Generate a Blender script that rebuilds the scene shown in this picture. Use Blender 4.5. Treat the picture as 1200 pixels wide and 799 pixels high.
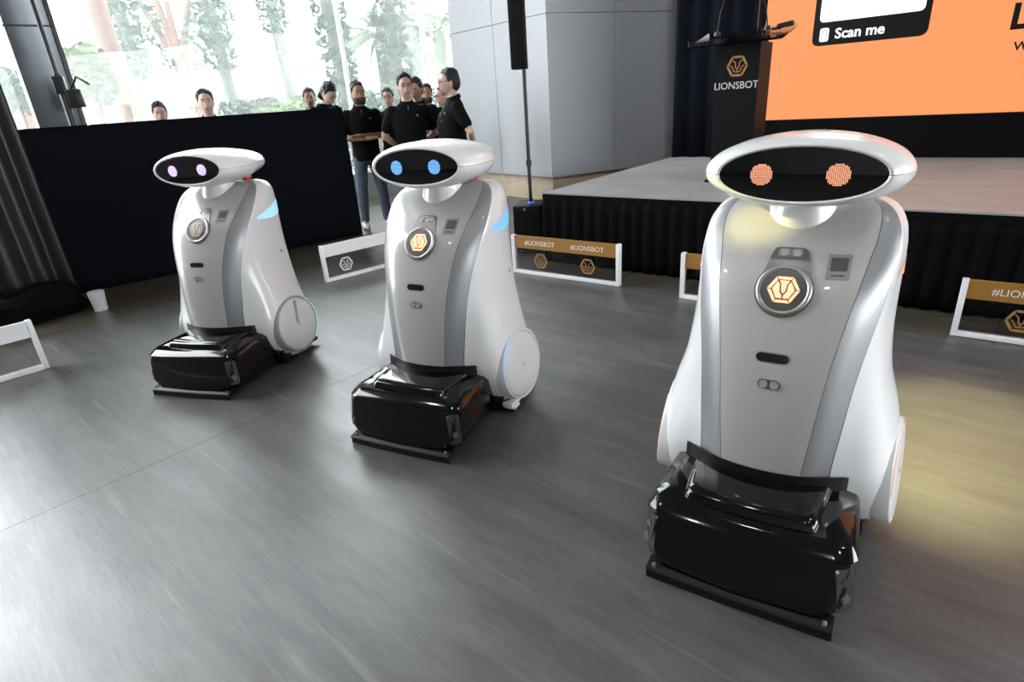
import bpy, bmesh, math, random
from mathutils import Vector, Matrix
R = math.radians
random.seed(7)
for o in list(bpy.data.objects): bpy.data.objects.remove(o)
sc = bpy.context.scene
COL = sc.collection

# ------------------------------------------------------------------ camera
PITCH, ROLL, FPX, CAMH = R(22.492), R(-4.136), 683.03, 1.4
fw = Vector((0, math.cos(PITCH), -math.sin(PITCH)))
rt0 = Vector((1, 0, 0)); up0 = rt0.cross(fw)
rt = rt0*math.cos(ROLL) + up0*math.sin(ROLL)
up = -rt0*math.sin(ROLL) + up0*math.cos(ROLL)
cam = bpy.data.cameras.new('camera'); camo = bpy.data.objects.new('camera', cam); COL.objects.link(camo)
M = Matrix((rt, up, -fw)).transposed().to_4x4(); M.translation = (0, 0, CAMH)
camo.matrix_world = M
cam.sensor_width = 36; cam.sensor_fit = 'HORIZONTAL'; cam.lens = FPX/1200*36; cam.clip_end = 300
sc.camera = camo
# ------------------------------------------------------------------ world, lamps, exposure
vs = sc.view_settings
vs.view_transform = 'Standard'; vs.look = 'None'; vs.gamma = 1; vs.use_curve_mapping = False; vs.exposure = 0.0
sc.display_settings.display_device = 'sRGB'
w = bpy.data.worlds.new('sky'); sc.world = w; w.use_nodes = True
bg = w.node_tree.nodes['Background']; bg.inputs[0].default_value = (.93, .97, 1, 1); bg.inputs[1].default_value = 13.0

def area_lamp(name, loc, rot, sx, sy, power, col=(1, 1, 1)):
    l = bpy.data.lights.new(name, 'AREA'); l.shape = 'RECTANGLE'; l.size = sx; l.size_y = sy; l.energy = power; l.color = col
    o = bpy.data.objects.new(name, l); COL.objects.link(o); o.location = loc; o.rotation_euler = rot; return o
def spot_lamp(name, loc, target, power, col, ang, blend=.4, rad=.06):
    l = bpy.data.lights.new(name, 'SPOT'); l.energy = power; l.color = col; l.spot_size = R(ang); l.spot_blend = blend; l.shadow_soft_size = rad
    o = bpy.data.objects.new(name, l); COL.objects.link(o); o.location = loc
    o.rotation_euler = (Vector(target)-Vector(loc)).to_track_quat('-Z', 'Y').to_euler(); return o
spot_lamp('stage_spot_yellow', (-1.9, 1.2, 2.3), (.77, 1.75, 1.015), 480, (1, .88, .3), 4.2, .9, .02)
spot_lamp('stage_spot_yellow', (3.6, 4.6, 4.6), (1.80, 1.97, 0), 1400, (1, .9, .4), 13, .9)
spot_lamp('wall_fill', (1.2, 3.4, 5.4), (2.9, 9.1, 1.8), 520, (.95, .97, 1), 70, .8, .15)  # added fill lamp, brightens the right face of the white wall
for nx_, ny_ in ((-2.6, -.6), (.2, -1.4), (2.6, -.6), (-3.2, 2.4), (3.8, 1.6), (0, 1.2)):
    spot_lamp('ceiling_downlight', (nx_, ny_, 5.35), (nx_*.55+.1, ny_*.5+2.0, 0), 55, (1, .975, .94), 95, .8, .12)

# ------------------------------------------------------------------ helpers
MATS = {}
def mat(name, col, rough=.5, metal=0, coat=0, emis=None, es=1, noise=None, bump=None, alpha=None, spec=None, coat_rough=.06):
    m = bpy.data.materials.new(name); m.use_nodes = True; nt = m.node_tree; b = nt.nodes['Principled BSDF']
    b.inputs['Base Color'].default_value = (*col, 1); b.inputs['Roughness'].default_value = rough; b.inputs['Metallic'].default_value = metal
    b.inputs['Coat Weight'].default_value = coat; b.inputs['Coat Roughness'].default_value = coat_rough
    if spec is not None: b.inputs['Specular IOR Level'].default_value = spec
    if emis: b.inputs['Emission Color'].default_value = (*emis, 1); b.inputs['Emission Strength'].default_value = es
    tc = nt.nodes.new('ShaderNodeTexCoord')
    if noise:  # (scale, amount, stretch)
        mp = nt.nodes.new('ShaderNodeMapping'); mp.inputs['Scale'].default_value = noise[2] if len(noise) > 2 else (1, 1, 1)
        n = nt.nodes.new('ShaderNodeTexNoise'); n.inputs['Scale'].default_value = noise[0]; n.inputs['Detail'].default_value = 6
        nt.links.new(tc.outputs['Object'], mp.inputs[0]); nt.links.new(mp.outputs[0], n.inputs['Vector'])
        cr = nt.nodes.new('ShaderNodeValToRGB')
        a = noise[1]
        cr.color_ramp.elements[0].position = .3; cr.color_ramp.elements[1].position = .7
        cr.color_ramp.elements[0].color = (*[max(0, c*(1-a)) for c in col], 1); cr.color_ramp.elements[1].color = (*[min(1, c*(1+a)) for c in col], 1)
        nt.links.new(n.outputs['Fac'], cr.inputs[0]); nt.links.new(cr.outputs[0], b.inputs['Base Color'])
    if bump:
        n2 = nt.nodes.new('ShaderNodeTexNoise'); n2.inputs['Scale'].default_value = bump[0]; n2.inputs['Detail'].default_value = 4
        bp = nt.nodes.new('ShaderNodeBump'); bp.inputs['Strength'].default_value = bump[1]; bp.inputs['Distance'].default_value = .01
        nt.links.new(tc.outputs['Object'], n2.inputs['Vector']); nt.links.new(n2.outputs['Fac'], bp.inputs['Height']); nt.links.new(bp.outputs[0], b.inputs['Normal'])
    MATS[name] = m; return m

def glassy(name, col, trans=.85, rough=.05, veil=None):
    """thin sheet: transparent + fresnel gloss, optional translucent veil imitating glare haze"""
    m = bpy.data.materials.new(name); m.use_nodes = True; nt = m.node_tree; nt.nodes.clear()
    out = nt.nodes.new('ShaderNodeOutputMaterial'); t = nt.nodes.new('ShaderNodeBsdfTransparent'); t.inputs[0].default_value = (*col, 1)
    gl = nt.nodes.new('ShaderNodeBsdfGlossy'); gl.inputs['Roughness'].default_value = rough
    fr = nt.nodes.new('ShaderNodeFresnel'); fr.inputs[0].default_value = 1.3
    mx = nt.nodes.new('ShaderNodeMixShader'); nt.links.new(fr.outputs[0], mx.inputs[0])
    src = t
    if veil:
        tr = nt.nodes.new('ShaderNodeBsdfTranslucent'); tr.inputs[0].default_value = (.95, .97, .97, 1)
        m2 = nt.nodes.new('ShaderNodeMixShader'); m2.inputs[0].default_value = veil
        nt.links.new(t.outputs[0], m2.inputs[1]); nt.links.new(tr.outputs[0], m2.inputs[2]); src = m2
    nt.links.new(src.outputs[0], mx.inputs[1]); nt.links.new(gl.outputs[0], mx.inputs[2]); nt.links.new(mx.outputs[0], out.inputs[0])
    MATS[name] = m; return m

class MB:
    def __init__(s): s.v = []; s.f = []
    def add(s, vs_, fs_):
        k = len(s.v); s.v += [tuple(p) for p in vs_]; s.f += [tuple(i+k for i in f) for f in fs_]; return s
    def box(s, x0, x1, y0, y1, z0, z1, T=None):
        vs_ = [Vector((x, y, z)) for x in (x0, x1) for y in (y0, y1) for z in (z0, z1)]
        if T: vs_ = [T @ p for p in vs_]
        return s.add(vs_, [(0, 1, 3, 2), (4, 6, 7, 5), (0, 4, 5, 1), (2, 3, 7, 6), (0, 2, 6, 4), (1, 5, 7, 3)])
    def loft(s, rings, close=True, cap0=True, cap1=True):
        n = len(rings[0]); vs_ = [p for r in rings for p in r]; fs_ = []
        for i in range(len(rings)-1):
            for j in range(n if close else n-1):
                a = i*n+j; b = i*n+(j+1) % n
                fs_.append((a, b, b+n, a+n))
        if cap0: fs_.append(tuple(range(n-1, -1, -1)))
        if cap1: fs_.append(tuple((len(rings)-1)*n+j for j in range(n)))
        return s.add(vs_, fs_)
    def tube(s, pts, radii, n=10, flat=1.0, caps=True):
        pts = [Vector(p) for p in pts]
        if not hasattr(radii, '__len__'): radii = [radii]*len(pts)
        rings = []; ref = None
        for i, p in enumerate(pts):
            t = (pts[min(i+1, len(pts)-1)]-pts[max(i-1, 0)]).normalized()
            if ref is None: ref = Vector((0, 0, 1)) if abs(t.z) < .9 else Vector((1, 0, 0))
            a = t.cross(ref); a = a.normalized() if a.length > 1e-5 else t.orthogonal().normalized(); b = a.cross(t).normalized(); ref = b
            rings.append([p+(a*math.cos(2*math.pi*k/n)+b*flat*math.sin(2*math.pi*k/n))*radii[i] for k in range(n)])
        return s.loft(rings, True, caps, caps)
    def capsule(s, p0, p1, r0, r1, n=10):
        p0 = Vector(p0); p1 = Vector(p1); t = (p1-p0); L = t.length; t = t.normalized() if L > 1e-6 else Vector((0, 0, 1))
        pts = []; rr = []
        for k in (0.06, .3, .6, .85): pts.append(p0-t*r0*math.cos(k*math.pi/2)); rr.append(r0*math.sin(k*math.pi/2))
        pts.append(p0); rr.append(r0); pts.append(p1); rr.append(r1)
        for k in (.85, .6, .3, .06): pts.append(p1+t*r1*math.cos(k*math.pi/2)); rr.append(r1*math.sin(k*math.pi/2))
        return s.tube(pts, rr, n)
    def chain(s, pts, radii, n=10):
        for i in range(len(pts)-1): s.capsule(pts[i], pts[i+1], radii[i], radii[i+1], n)
        return s
    def ellipsoid(s, c, r, nu=16, nv=12, fn=None, T=None):
        rings = []
        for i in range(nv+1):
            ph = math.pi*(i/nv); ph = min(max(ph, .02), math.pi-.02)
            ring = []
            for j in range(nu):
                th = 2*math.pi*j/nu
                u = Vector((math.sin(ph)*math.cos(th), math.sin(ph)*math.sin(th), -math.cos(ph)))
                if fn: u = fn(u)
                p = Vector((c[0]+u.x*r[0], c[1]+u.y*r[1], c[2]+u.z*r[2]))
                ring.append(T @ p if T else p)
            rings.append(ring)
        return s.loft(rings)
    def prism(s, poly, fmap, h0, h1):
        """poly of 2-D points, fmap(a,b,h) -> point"""
        n = len(poly)
        vs_ = [fmap(a, b, h0) for a, b in poly]+[fmap(a, b, h1) for a, b in poly]
        fs_ = [tuple(range(n-1, -1, -1)), tuple(range(n, 2*n))]+[(i, (i+1) % n, n+(i+1) % n, n+i) for i in range(n)]
        return s.add(vs_, fs_)
    def mesh(s, name, smooth=True, ang=40):
        me = bpy.data.meshes.new(name); me.from_pydata([tuple(p) for p in s.v], [], s.f); me.validate()
        bm = bmesh.new(); bm.from_mesh(me); bmesh.ops.recalc_face_normals(bm, faces=bm.faces); bm.to_mesh(me); bm.free()
        if smooth:
            me.shade_smooth()
            me.set_sharp_from_angle(angle=R(ang))
        return me
    def build(s, name, m, parent=None, smooth=True, ang=40, bevel=0):
        me = s.mesh(name, smooth, ang)
        if bevel:
            bm = bmesh.new(); bm.from_mesh(me)
            bmesh.ops.bevel(bm, geom=list(bm.edges), offset=bevel, segments=2, affect='EDGES', profile=.5, clamp_overlap=True)
            bm.to_mesh(me); bm.free(); me.shade_smooth(); me.set_sharp_from_angle(angle=R(35))
        return link(name, me, m, parent)
def link(name, me, m, parent=None):
    o = bpy.data.objects.new(name, me); COL.objects.link(o)
    if m is not None:
        me.materials.clear(); me.materials.append(MATS[m] if isinstance(m, str) else m)
    if parent is not None: o.parent = parent
    return o
def tag(o, label=None, cat=None, group=None, kind=None):
    if label: o['label'] = label
    if cat: o['category'] = cat
    if group: o['group'] = group
    if kind: o['kind'] = kind
    return o
def empty(name, loc=(0, 0, 0), rz=0, label=None, cat=None, group=None, kind=None):
    o = bpy.data.objects.new(name, None); COL.objects.link(o); o.location = loc; o.rotation_euler = (0, 0, rz); o.empty_display_size = .1
    return tag(o, label, cat, group, kind)
def baked(o):
    """apply the modifiers of o into its mesh"""
    dg = bpy.context.evaluated_depsgraph_get(); dg.update()
    me = bpy.data.meshes.new_from_object(o.evaluated_get(dg)); old = o.data; o.modifiers.clear(); o.data = me
    bpy.data.meshes.remove(old); return o
def text_mesh(txt, size, extrude, align='CENTER', bold=0):
    c = bpy.data.curves.new('txt', 'FONT'); c.body = txt; c.size = size; c.extrude = extrude; c.align_x = align; c.resolution_u = 3; c.offset = bold
    o = bpy.data.objects.new('txt', c); COL.objects.link(o)
    dg = bpy.context.evaluated_depsgraph_get(); dg.update()
    me = bpy.data.meshes.new_from_object(o.evaluated_get(dg))
    bpy.data.objects.remove(o); return me
def text_part(name, txt, size, m, parent, org, right, upv, extrude=.001, align='CENTER', bold=0, sx=1.0):
    me = text_mesh(txt, size, extrude, align, bold)
    r = Vector(right).normalized(); u = Vector(upv).normalized(); n = r.cross(u)
    for v in me.vertices:
        p = v.co.copy(); v.co = Vector(org)+r*p.x*sx+u*p.y+n*p.z
    return link(name, me, m, parent)
def lerp(a, b, t): return a+(b-a)*t
def table(tab, z):
    """smooth (monotone-ish cubic) interpolation of rows (z, v0, v1, ...)"""
    n = len(tab)
    if z <= tab[0][0]: return tab[0][1:]
    if z >= tab[-1][0]: return tab[-1][1:]
    i = max(k for k in range(n-1) if tab[k][0] <= z)
    h = tab[i+1][0]-tab[i][0]; t = (z-tab[i][0])/h; out = []
    for c in range(1, len(tab[0])):
        def sl(k):
            if k <= 0: return (tab[1][c]-tab[0][c])/(tab[1][0]-tab[0][0])
            if k >= n-1: return (tab[-1][c]-tab[-2][c])/(tab[-1][0]-tab[-2][0])
            a = (tab[k][c]-tab[k-1][c])/(tab[k][0]-tab[k-1][0]); b = (tab[k+1][c]-tab[k][c])/(tab[k+1][0]-tab[k][0])
            if a*b <= 0: return 0
            return 2*a*b/(a+b)
        p0, p1, m0, m1 = tab[i][c], tab[i+1][c], sl(i)*h, sl(i+1)*h
        out.append((2*t**3-3*t*t+1)*p0+(t**3-2*t*t+t)*m0+(-2*t**3+3*t*t)*p1+(t**3-t*t)*m1)
    return out
def at(px_, py_, Y):
    """point of the place at depth Y seen towards a direction of the photograph (used for the far garden)"""
    d = fw+rt*((px_-600)/FPX)-up*((py_-399.5)/FPX)
    return Vector((0, 0, CAMH))+d*(Y/d.y)

# ------------------------------------------------------------------ materials
mat('white_shell', (.74, .745, .75), .32, coat=.6)
mat('champagne_panel', (.455, .446, .428), .3, coat=.7, noise=(260, .04))
mat('silver', (.30, .308, .32), .42, metal=.5, coat=.2)
mat('dark_seam', (.02, .02, .022), .5)
mat('gloss_black', (.004, .004, .005), .1, spec=.35, coat=.35, coat_rough=.03)
mat('satin_black', (.007, .007, .008), .4, spec=.3)
mat('corner_grey', (.02, .021, .022), .32)
mat('rubber_black', (.008, .008, .008), .6, spec=.2)
mat('face_black', (.003, .003, .004), .06, coat=1, coat_rough=.02)
mat('badge_grey', (.22, .215, .21), .35, metal=.7)
mat('badge_chrome', (.42, .42, .42), .32, metal=.8)
mat('badge_dark', (.11, .105, .1), .4, metal=.3)
mat('lens', (.45, .45, .45), .12, metal=.2, coat=1)
mat('sticker', (.25, .25, .25), .45)
mat('sticker_dark', (.07, .07, .07), .5)
mat('wheel_cover', (.68, .685, .69), .4, coat=.3)
mat('ring_grey', (.33, .34, .34), .4)
mat('estop_red', (.6, .02, .03), .35)
mat('caster_white', (.8, .8, .8), .4)
def glow(name, col, es): return mat(name, col, .4, emis=col, es=es)
glow('logo_peach', (1, .5, .3), 1.0); glow('logo_dim', (.42, .36, .3), .25)
glow('eye_orange', (1, .42, .25), 1.1); glow('eye_blue', (.2, .5, 1), 1.4); glow('eye_lilac', (.85, .68, 1), 1.6)
glow('strip_blue', (.16, .42, 1), .75); glow('strip_teal', (.36, .72, .82), .6); glow('strip_orange', (.8, .4, .25), .15)
mat('vinyl', (.235, .24, .245), .34)
mat('stone_tile', (.085, .072, .055), .3, noise=(5, .2))
mat('grout', (.12, .105, .09), .8)
mat('screed', (.05, .043, .036), .6)
mat('outdoor_paving', (.2, .2, .195), .8, noise=(.8, .08))
mat('ceiling_paint', (.20, .20, .20), .8)
mat('back_wall_paint', (.22, .22, .22), .8)
mat('barrier_white', (.82, .82, .84), .35, coat=.2)
mat('barrier_gold', (.31, .15, .025), .45)
mat('barrier_gold_lettering', (.85, .8, .72), .5)
mat('logo_brown', (.36, .185, .06), .5)
mat('logo_white', (.85, .85, .86), .5)
glassy('acrylic_smoke', (.8, .8, .8), rough=.05)
glassy('acrylic_clear', (.9, .92, .93), rough=.03)
glassy('window_glass', (.97, .985, .98), rough=.02, veil=.06)  # veil mixes washed-out glare into the pane material
mat('stage_top', (.33, .325, .32), .42, noise=(3, .12))
mat('skirt_black', (.0035, .0035, .004), .8, spec=.06)
mat('drape_navy', (.004, .005, .009), .85, spec=.06)
mat('partition_navy', (.0045, .0055, .009), .85, spec=.08)
mat('plastic_drape', (.016, .017, .018), .42, spec=.4)
mat('wall_white', (.345, .358, .38), .5)
mat('wall_gap', (.33, .34, .36), .7)
mat('plinth_tan', (.46, .37, .27), .7, noise=(8, .1))
mat('screen_orange', (.05, .03, .02), .3, emis=(1.0, .33, .115), es=1.0)
mat('screen_black', (.004, .004, .004), .3)
mat('screen_white', (.3, .3, .3), .3, emis=(1, 1, 1), es=.95)
mat('podium_black', (.004, .004, .0045), .5, spec=.12)
mat('podium_gold', (.42, .2, .06), .5)
mat('podium_text', (.62, .62, .62), .5)
mat('speaker_black', (.006, .006, .0065), .5, spec=.2)
mat('speaker_grille', (.007, .007, .008), .6, spec=.15)
glow('speaker_blue', (.05, .12, .9), .6)
mat('column_steel', (.16, .175, .195), .3, metal=.6, noise=(1.2, .25))
mat('stand_black', (.012, .012, .013), .4)
mat('mullion_white', (.8, .82, .82), .5)
mat('sill_dark', (.09, .095, .1), .6)
mat('skin_a', (.36, .2, .13), .55); mat('skin_b', (.52, .33, .25), .55); mat('skin_c', (.60, .42, .33), .55)
mat('hair_black', (.008, .007, .007), .6)
mat('polo_black', (.005, .0055, .0068), .85, bump=(40, .25), spec=.1)
mat('jeans_blue', (.06, .085, .125), .85, noise=(9, .3))
mat('jeans_dark', (.018, .022, .035), .85)
mat('shoe_dark', (.03, .03, .03), .6); mat('shoe_grey', (.42, .42, .42), .6)
mat('emblem_gold', (.16, .10, .035), .5); mat('zip_grey', (.12, .12, .12), .5)
mat('eye_dark', (.02, .015, .012), .3); mat('lip', (.3, .13, .11), .6)
mat('glasses', (.02, .02, .02), .3)
mat('bark', (.15, .085, .055), .9, noise=(4, .2)); mat('bark_grey', (.115, .13, .105), .9, noise=(4, .2))
mat('leaf_green', (.028, .085, .04), .7, noise=(1.5, .3)); mat('leaf_light', (.07, .135, .025), .7, noise=(1.5, .3)); mat('leaf_deep', (.02, .06, .032), .7, noise=(1.5, .3))
mat('palm_leaf', (.055, .10, .04), .6, noise=(1, .25))
mat('terrace_white', (.16, .16, .16), .8); mat('brick_red', (.14, .05, .03), .8, noise=(4, .2)); mat('flower_yellow', (.8, .6, .08), .7)
glassy('balustrade_glass', (.75, .9, .93), rough=.05, veil=.25)
mat('box_black', (.004, .004, .0045), .7, spec=.06); mat('cup_white', (.6, .62, .68), .5)

# vinyl floor: grey vinyl with scuffs, streaks and worn patches
def vinyl_nodes():
    m = MATS['vinyl']; nt = m.node_tree; b = nt.nodes['Principled BSDF']; L = nt.links.new
    tc = nt.nodes.new('ShaderNodeTexCoord')
    mp = nt.nodes.new('ShaderNodeMapping'); mp.inputs['Rotation'].default_value = (0, 0, R(-47.5)); L(tc.outputs['Object'], mp.inputs[0])
    def nz(sc_, det, stretch, rough=.6):
        q = nt.nodes.new('ShaderNodeMapping'); q.inputs['Scale'].default_value = stretch; L(mp.outputs[0], q.inputs[0])
        n = nt.nodes.new('ShaderNodeTexNoise'); n.inputs['Scale'].default_value = sc_; n.inputs['Detail'].default_value = det; n.inputs['Roughness'].default_value = rough
        L(q.outputs[0], n.inputs['Vector']); return n.outputs['Fac']
    def ramp(src, p0, p1, c0, c1):
        r = nt.nodes.new('ShaderNodeValToRGB'); r.color_ramp.elements[0].position = p0; r.color_ramp.elements[1].position = p1
        r.color_ramp.elements[0].color = (*c0, 1); r.color_ramp.elements[1].color = (*c1, 1); L(src, r.inputs[0]); return r.outputs[0]
    big = ramp(nz(.9, 4, (1, 1, 1)), .35, .68, (.072, .071, .071), (.112, .112, .113))
    streak = ramp(nz(3.2, 7, (2.6, .35, 1), .6), .3, .7, (.60, .60, .60), (1.25, 1.25, 1.25))
    fine = ramp(nz(22, 6, (1.8, .22, 1), .7), .3, .7, (.72, .72, .72), (1.2, 1.2, 1.2))
    scuff = ramp(nz(7, 6, (3.5, .18, 1), .55), .6, .72, (1, 1, 1), (1.7, 1.67, 1.63))
    cur = big
    for s in (streak, fine, scuff):
        mx = nt.nodes.new('ShaderNodeMix'); mx.data_type = 'RGBA'; mx.blend_type = 'MULTIPLY'; mx.inputs[0].default_value = 1
        L(cur, mx.inputs[6]); L(s, mx.inputs[7]); cur = mx.outputs[2]
    L(cur, b.inputs['Base Color'])
    b.inputs['Specular IOR Level'].default_value = 1.0; rg = ramp(nz(3.0, 5, (1.8, .5, 1)), .3, .7, (.35, .35, .35), (.47, .47, .47)); L(rg, b.inputs['Roughness'])
    bp = nt.nodes.new('ShaderNodeBump'); bp.inputs['Strength'].default_value = .12; bp.inputs['Distance'].default_value = .004
    L(nz(40, 4, (1.5, .25, 1)), bp.inputs['Height']); L(bp.outputs[0], b.inputs['Normal'])
vinyl_nodes()

# ------------------------------------------------------------------ structure: floor
A0 = R(47.5); E1 = Vector((math.cos(A0), math.sin(A0), 0)); E2 = Vector((math.sin(A0), -math.cos(A0), 0))   # away / to the right
def ee(a, b, z=0): return E1*a+E2*b+Vector((0, 0, z))
base = MB().box(-8, 9, -6, 12, -.16, -.012).build('floor', 'screed', smooth=False); tag(base, 'dark screed under the stone tiles of the hall', kind='structure')
STRIPS = [-5.28, -4.55, -2.73, 1.55, 4.6, 6.4]
vin = empty('floor_vinyl', kind='structure'); tag(vin, 'grey scuffed vinyl sheet flooring laid over the stone tiles')
for i in range(len(STRIPS)-1):
    e = (3.22, 4.0)[i] if i < 2 else 3.82
    m = MB(); g_ = .0012
    vs_ = [ee(-5.5, STRIPS[i]+g_, z) for z in (-.003, 0)]+[ee(e, STRIPS[i]+g_, z) for z in (-.003, 0)]+[ee(-5.5, STRIPS[i+1]-g_, z) for z in (-.003, 0)]+[ee(e, STRIPS[i+1]-g_, z) for z in (-.003, 0)]
    m.add(vs_, [(0, 1, 3, 2), (4, 6, 7, 5), (0, 4, 5, 1), (2, 3, 7, 6), (0, 2, 6, 4), (1, 5, 7, 3)])
    m.build('vinyl_sheet', 'vinyl', vin, smooth=False)
ts = .6
tm = MB().box(-ts/2+.003, ts/2-.003, -ts/2+.003, ts/2-.003, -.012, -.003).mesh('floor_tile', False); tm.materials.append(MATS['stone_tile'])
PU = Vector((math.cos(R(40)), math.sin(R(40)), 0)); PN = Vector((-math.sin(R(40)), math.cos(R(40)), 0)); PEND = Vector((-1.74, 7.17, 0))
for i in range(-2, 16):
    for j in range(-16, 9):
        a, b = (i+.5)*ts, (j+.5)*ts; p = ee(a, b)
        if b > STRIPS[0]+ts/2 and a < 3.75-ts/2 and not (b < STRIPS[1]+ts/2 and a > 3.22-ts/2): continue
        if a > 5.4 and b > -1.2: continue
        if p.x < -4.8 or p.x > 3.6 or p.y > 11.2 or p.y < 2.2: continue
        if (p-PEND).dot(PN) > .5 and (p-PEND).dot(PU) < -1.0: continue
        o = bpy.data.objects.new('floor_tile', tm); COL.objects.link(o); o.parent = base; o.location = p; o.rotation_euler = (0, 0, A0)
        o['kind'] = 'structure'
gr = MB().box(-60, 60, -60, 90, -.5, -.17).build('ground', 'outdoor_paving', smooth=False); tag(gr, 'pale paving of the garden outside', kind='structure')
for nm, bx in (('wall_right', [(8.8, 9, -6, 12, 0, 1.0), (8.8, 9, -6, 12, 3.8, 8.5), (8.8, 9, 1.5, 12, 1.0, 3.8)]), ('wall_front', [(-8, 9, -6, -5.8, 0, .9), (-8, 9, -6, -5.8, 3.6, 8.5), (-8, 5.2, -6, -5.8, .9, 3.6)]), ('wall_left', [(-8, -7.8, -6, 2.9, 0, 8.5)])):
    m = MB()
    for b in bx: m.box(*b)
    m.build(nm, 'back_wall_paint', smooth=False)['kind'] = 'structure'
MB().box(-8, 9, -6, 12, 8.5, 8.7).build('ceiling', 'ceiling_paint', smooth=False)['kind'] = 'structure'

# ------------------------------------------------------------------ window wall behind the visitors
WA = R(42); WD = Vector((math.cos(WA), math.sin(WA), 0)); WN = Vector((-math.sin(WA), math.cos(WA), 0)); W0 = Vector((-2.2, 10.3, 0))
win = empty('window_1', kind='structure'); tag(win, 'tall glazed wall with slim white mullions behind the visitors')
WT = Matrix.Translation(W0) @ Matrix.Rotation(WA, 4, 'Z')
MB().box(-7, 3.2, -.12, .12, 0, .42, WT).build('sill_wall', 'sill_dark', win, smooth=False)
ml = [-6.4, -4.02, -.14, 1.42, 2.98]
for t in ml: MB().box(t-.018, t+.018, -.05, .05, .42, 8.4, WT).build('mullion', 'mullion_white', win, smooth=False)
for a, b in zip(ml[:-1], ml[1:]): MB().box(a+.018, b-.018, -.006, .006, .42, 8.4, WT).build('glass_pane', 'window_glass', win, smooth=False)

# faceted white wall on a tan plinth
wl = empty('wall_back', kind='structure'); tag(wl, 'white panelled angular wall on a tan plinth')
def wall_face(P, Q, rows, cols, thick=.25):
    P = Vector(P); Q = Vector(Q); d = (Q-P); L = d.length; d.normalize(); n = Vector((-d.y, d.x, 0))
    if n.y < 0: n = -n
    def T(s, h, z): return P+d*s+n*h+Vector((0, 0, z))
    m = MB()
    m.add([T(s, h, z) for s in (0, L) for h in (.03, thick) for z in (.34, 8.45)], [(0, 1, 3, 2), (4, 6, 7, 5), (0, 4, 5, 1), (2, 3, 7, 6), (0, 2, 6, 4), (1, 5, 7, 3)]); m.build('wall_core', 'wall_gap', wl, smooth=False)
    for s0, s1 in zip(cols[:-1], cols[1:]):
        for z0, z1 in zip(rows[:-1], rows[1:]):
            g_ = .004; m = MB()
            m.add([T(s, h, z) for s in (s0+(g_ if s0 else 0), s1-g_) for h in (0, .03) for z in (z0+g_, z1-g_)], [(0, 1, 3, 2), (4, 6, 7, 5), (0, 4, 5, 1), (2, 3, 7, 6), (0, 2, 6, 4), (1, 5, 7, 3)])
            m.build('wall_panel', 'wall_white', wl, smooth=False)
    m = MB(); m.add([T(s, h, z) for s in (.04, L) for h in (.05, thick) for z in (0, .34)], [(0, 1, 3, 2), (4, 6, 7, 5), (0, 4, 5, 1), (2, 3, 7, 6), (0, 2, 6, 4), (1, 5, 7, 3)]); m.build('plinth', 'plinth_tan', wl, smooth=False)
WC = (.73, 8.44, 0)
wall_face(WC, (-.62, 10.17, 0), [.34, 2.38, 4.4, 6.4, 8.45], [0, 1.12, 2.19])
wall_face(WC, (5.6, 10.46, 0), [.34, 2.38, 4.4, 6.4, 8.45], [0, 1.03, 2.06, 3.1, 4.2, 5.27])

# ------------------------------------------------------------------ stage
SU = Vector((.7727, -.6348, 0)); SV = Vector((.6348, .7727, 0)); SC = Vector((.37, 5.25, 0))
ST = Matrix(((SU.x, SV.x, 0, SC.x), (SU.y, SV.y, 0, SC.y), (0, 0, 1, 0), (0, 0, 0, 1)))
ANG_S = math.atan2(SU.y, SU.x)
stage = empty('stage', SC, ANG_S, 'low stage with grey deck panels and black pleated skirt', 'stage')
SH = .62; SL = 6.0
for i in range(3):
    for j in range(3):
        v0, v1 = (0, .98, 1.96)[j], (.98, 1.96, 2.9)[j]
        MB().box(i*2+.003, i*2+1.997, v0+.003, v1-.003, SH-.03, SH).build('deck_panel', 'stage_top', stage, smooth=False)
MB().box(.03, SL-.03, .03, 2.88, .05, SH-.032).build('stage_frame', 'skirt_black', stage, smooth=False)
def skirt(p0, p1, n, name, z0, z1, mtl, parent, amp=.014, wl=.11, out=None, seedv=1):
    rnd = random.Random(seedv); p0 = Vector(p0); p1 = Vector(p1); d = p1-p0; L = d.length; d.normalize(); nn = Vector((d.y, -d.x, 0)) if out is None else Vector(out)
    cols = int(L/.018); rows = 6; vs_ = []; fs_ = []
    ph = 0; offs = []
    for c in range(cols+1):
        ph += .018/wl*2*math.pi*(.75+.5*rnd.random()); offs.append(math.sin(ph)+.35*math.sin(ph*.43+1))
    for r in range(rows+1):
        tz = r/rows
        for c in range(cols+1):
            a = amp*(.25+.75*(1-tz)**.7 if tz > .0 else 1)
            a = amp*(1 if tz < .75 else lerp(1, .25, (tz-.75)/.25))
            vs_.append(p0+d*(L*c/cols)+nn*(a*offs[c]+.004)+Vector((0, 0, lerp(z0, z1, tz))))
    for r in range(rows):
        for c in range(cols):
            a = r*(cols+1)+c; fs_.append((a, a+1, a+cols+2, a+cols+1))
    m = MB(); m.add(vs_, fs_); o = m.build(name, mtl, parent, ang=180)
    sm = o.modifiers.new('thick', 'SOLIDIFY'); sm.thickness = .004; return o
skirt((0, 0, 0), (SL, 0, 0), 0, 'skirt_front', .005, SH-.035, 'skirt_black', stage, out=(0, -1, 0))
skirt((0, 2.9, 0), (0, 0, 0), 0, 'skirt_side', .005, SH-.035, 'skirt_black', stage, out=(-1, 0, 0), seedv=3)
MB().box(-.006, SL, -.008, .01, SH-.06, SH-.012).build('skirt_band', 'skirt_black', stage, smooth=False)

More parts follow.
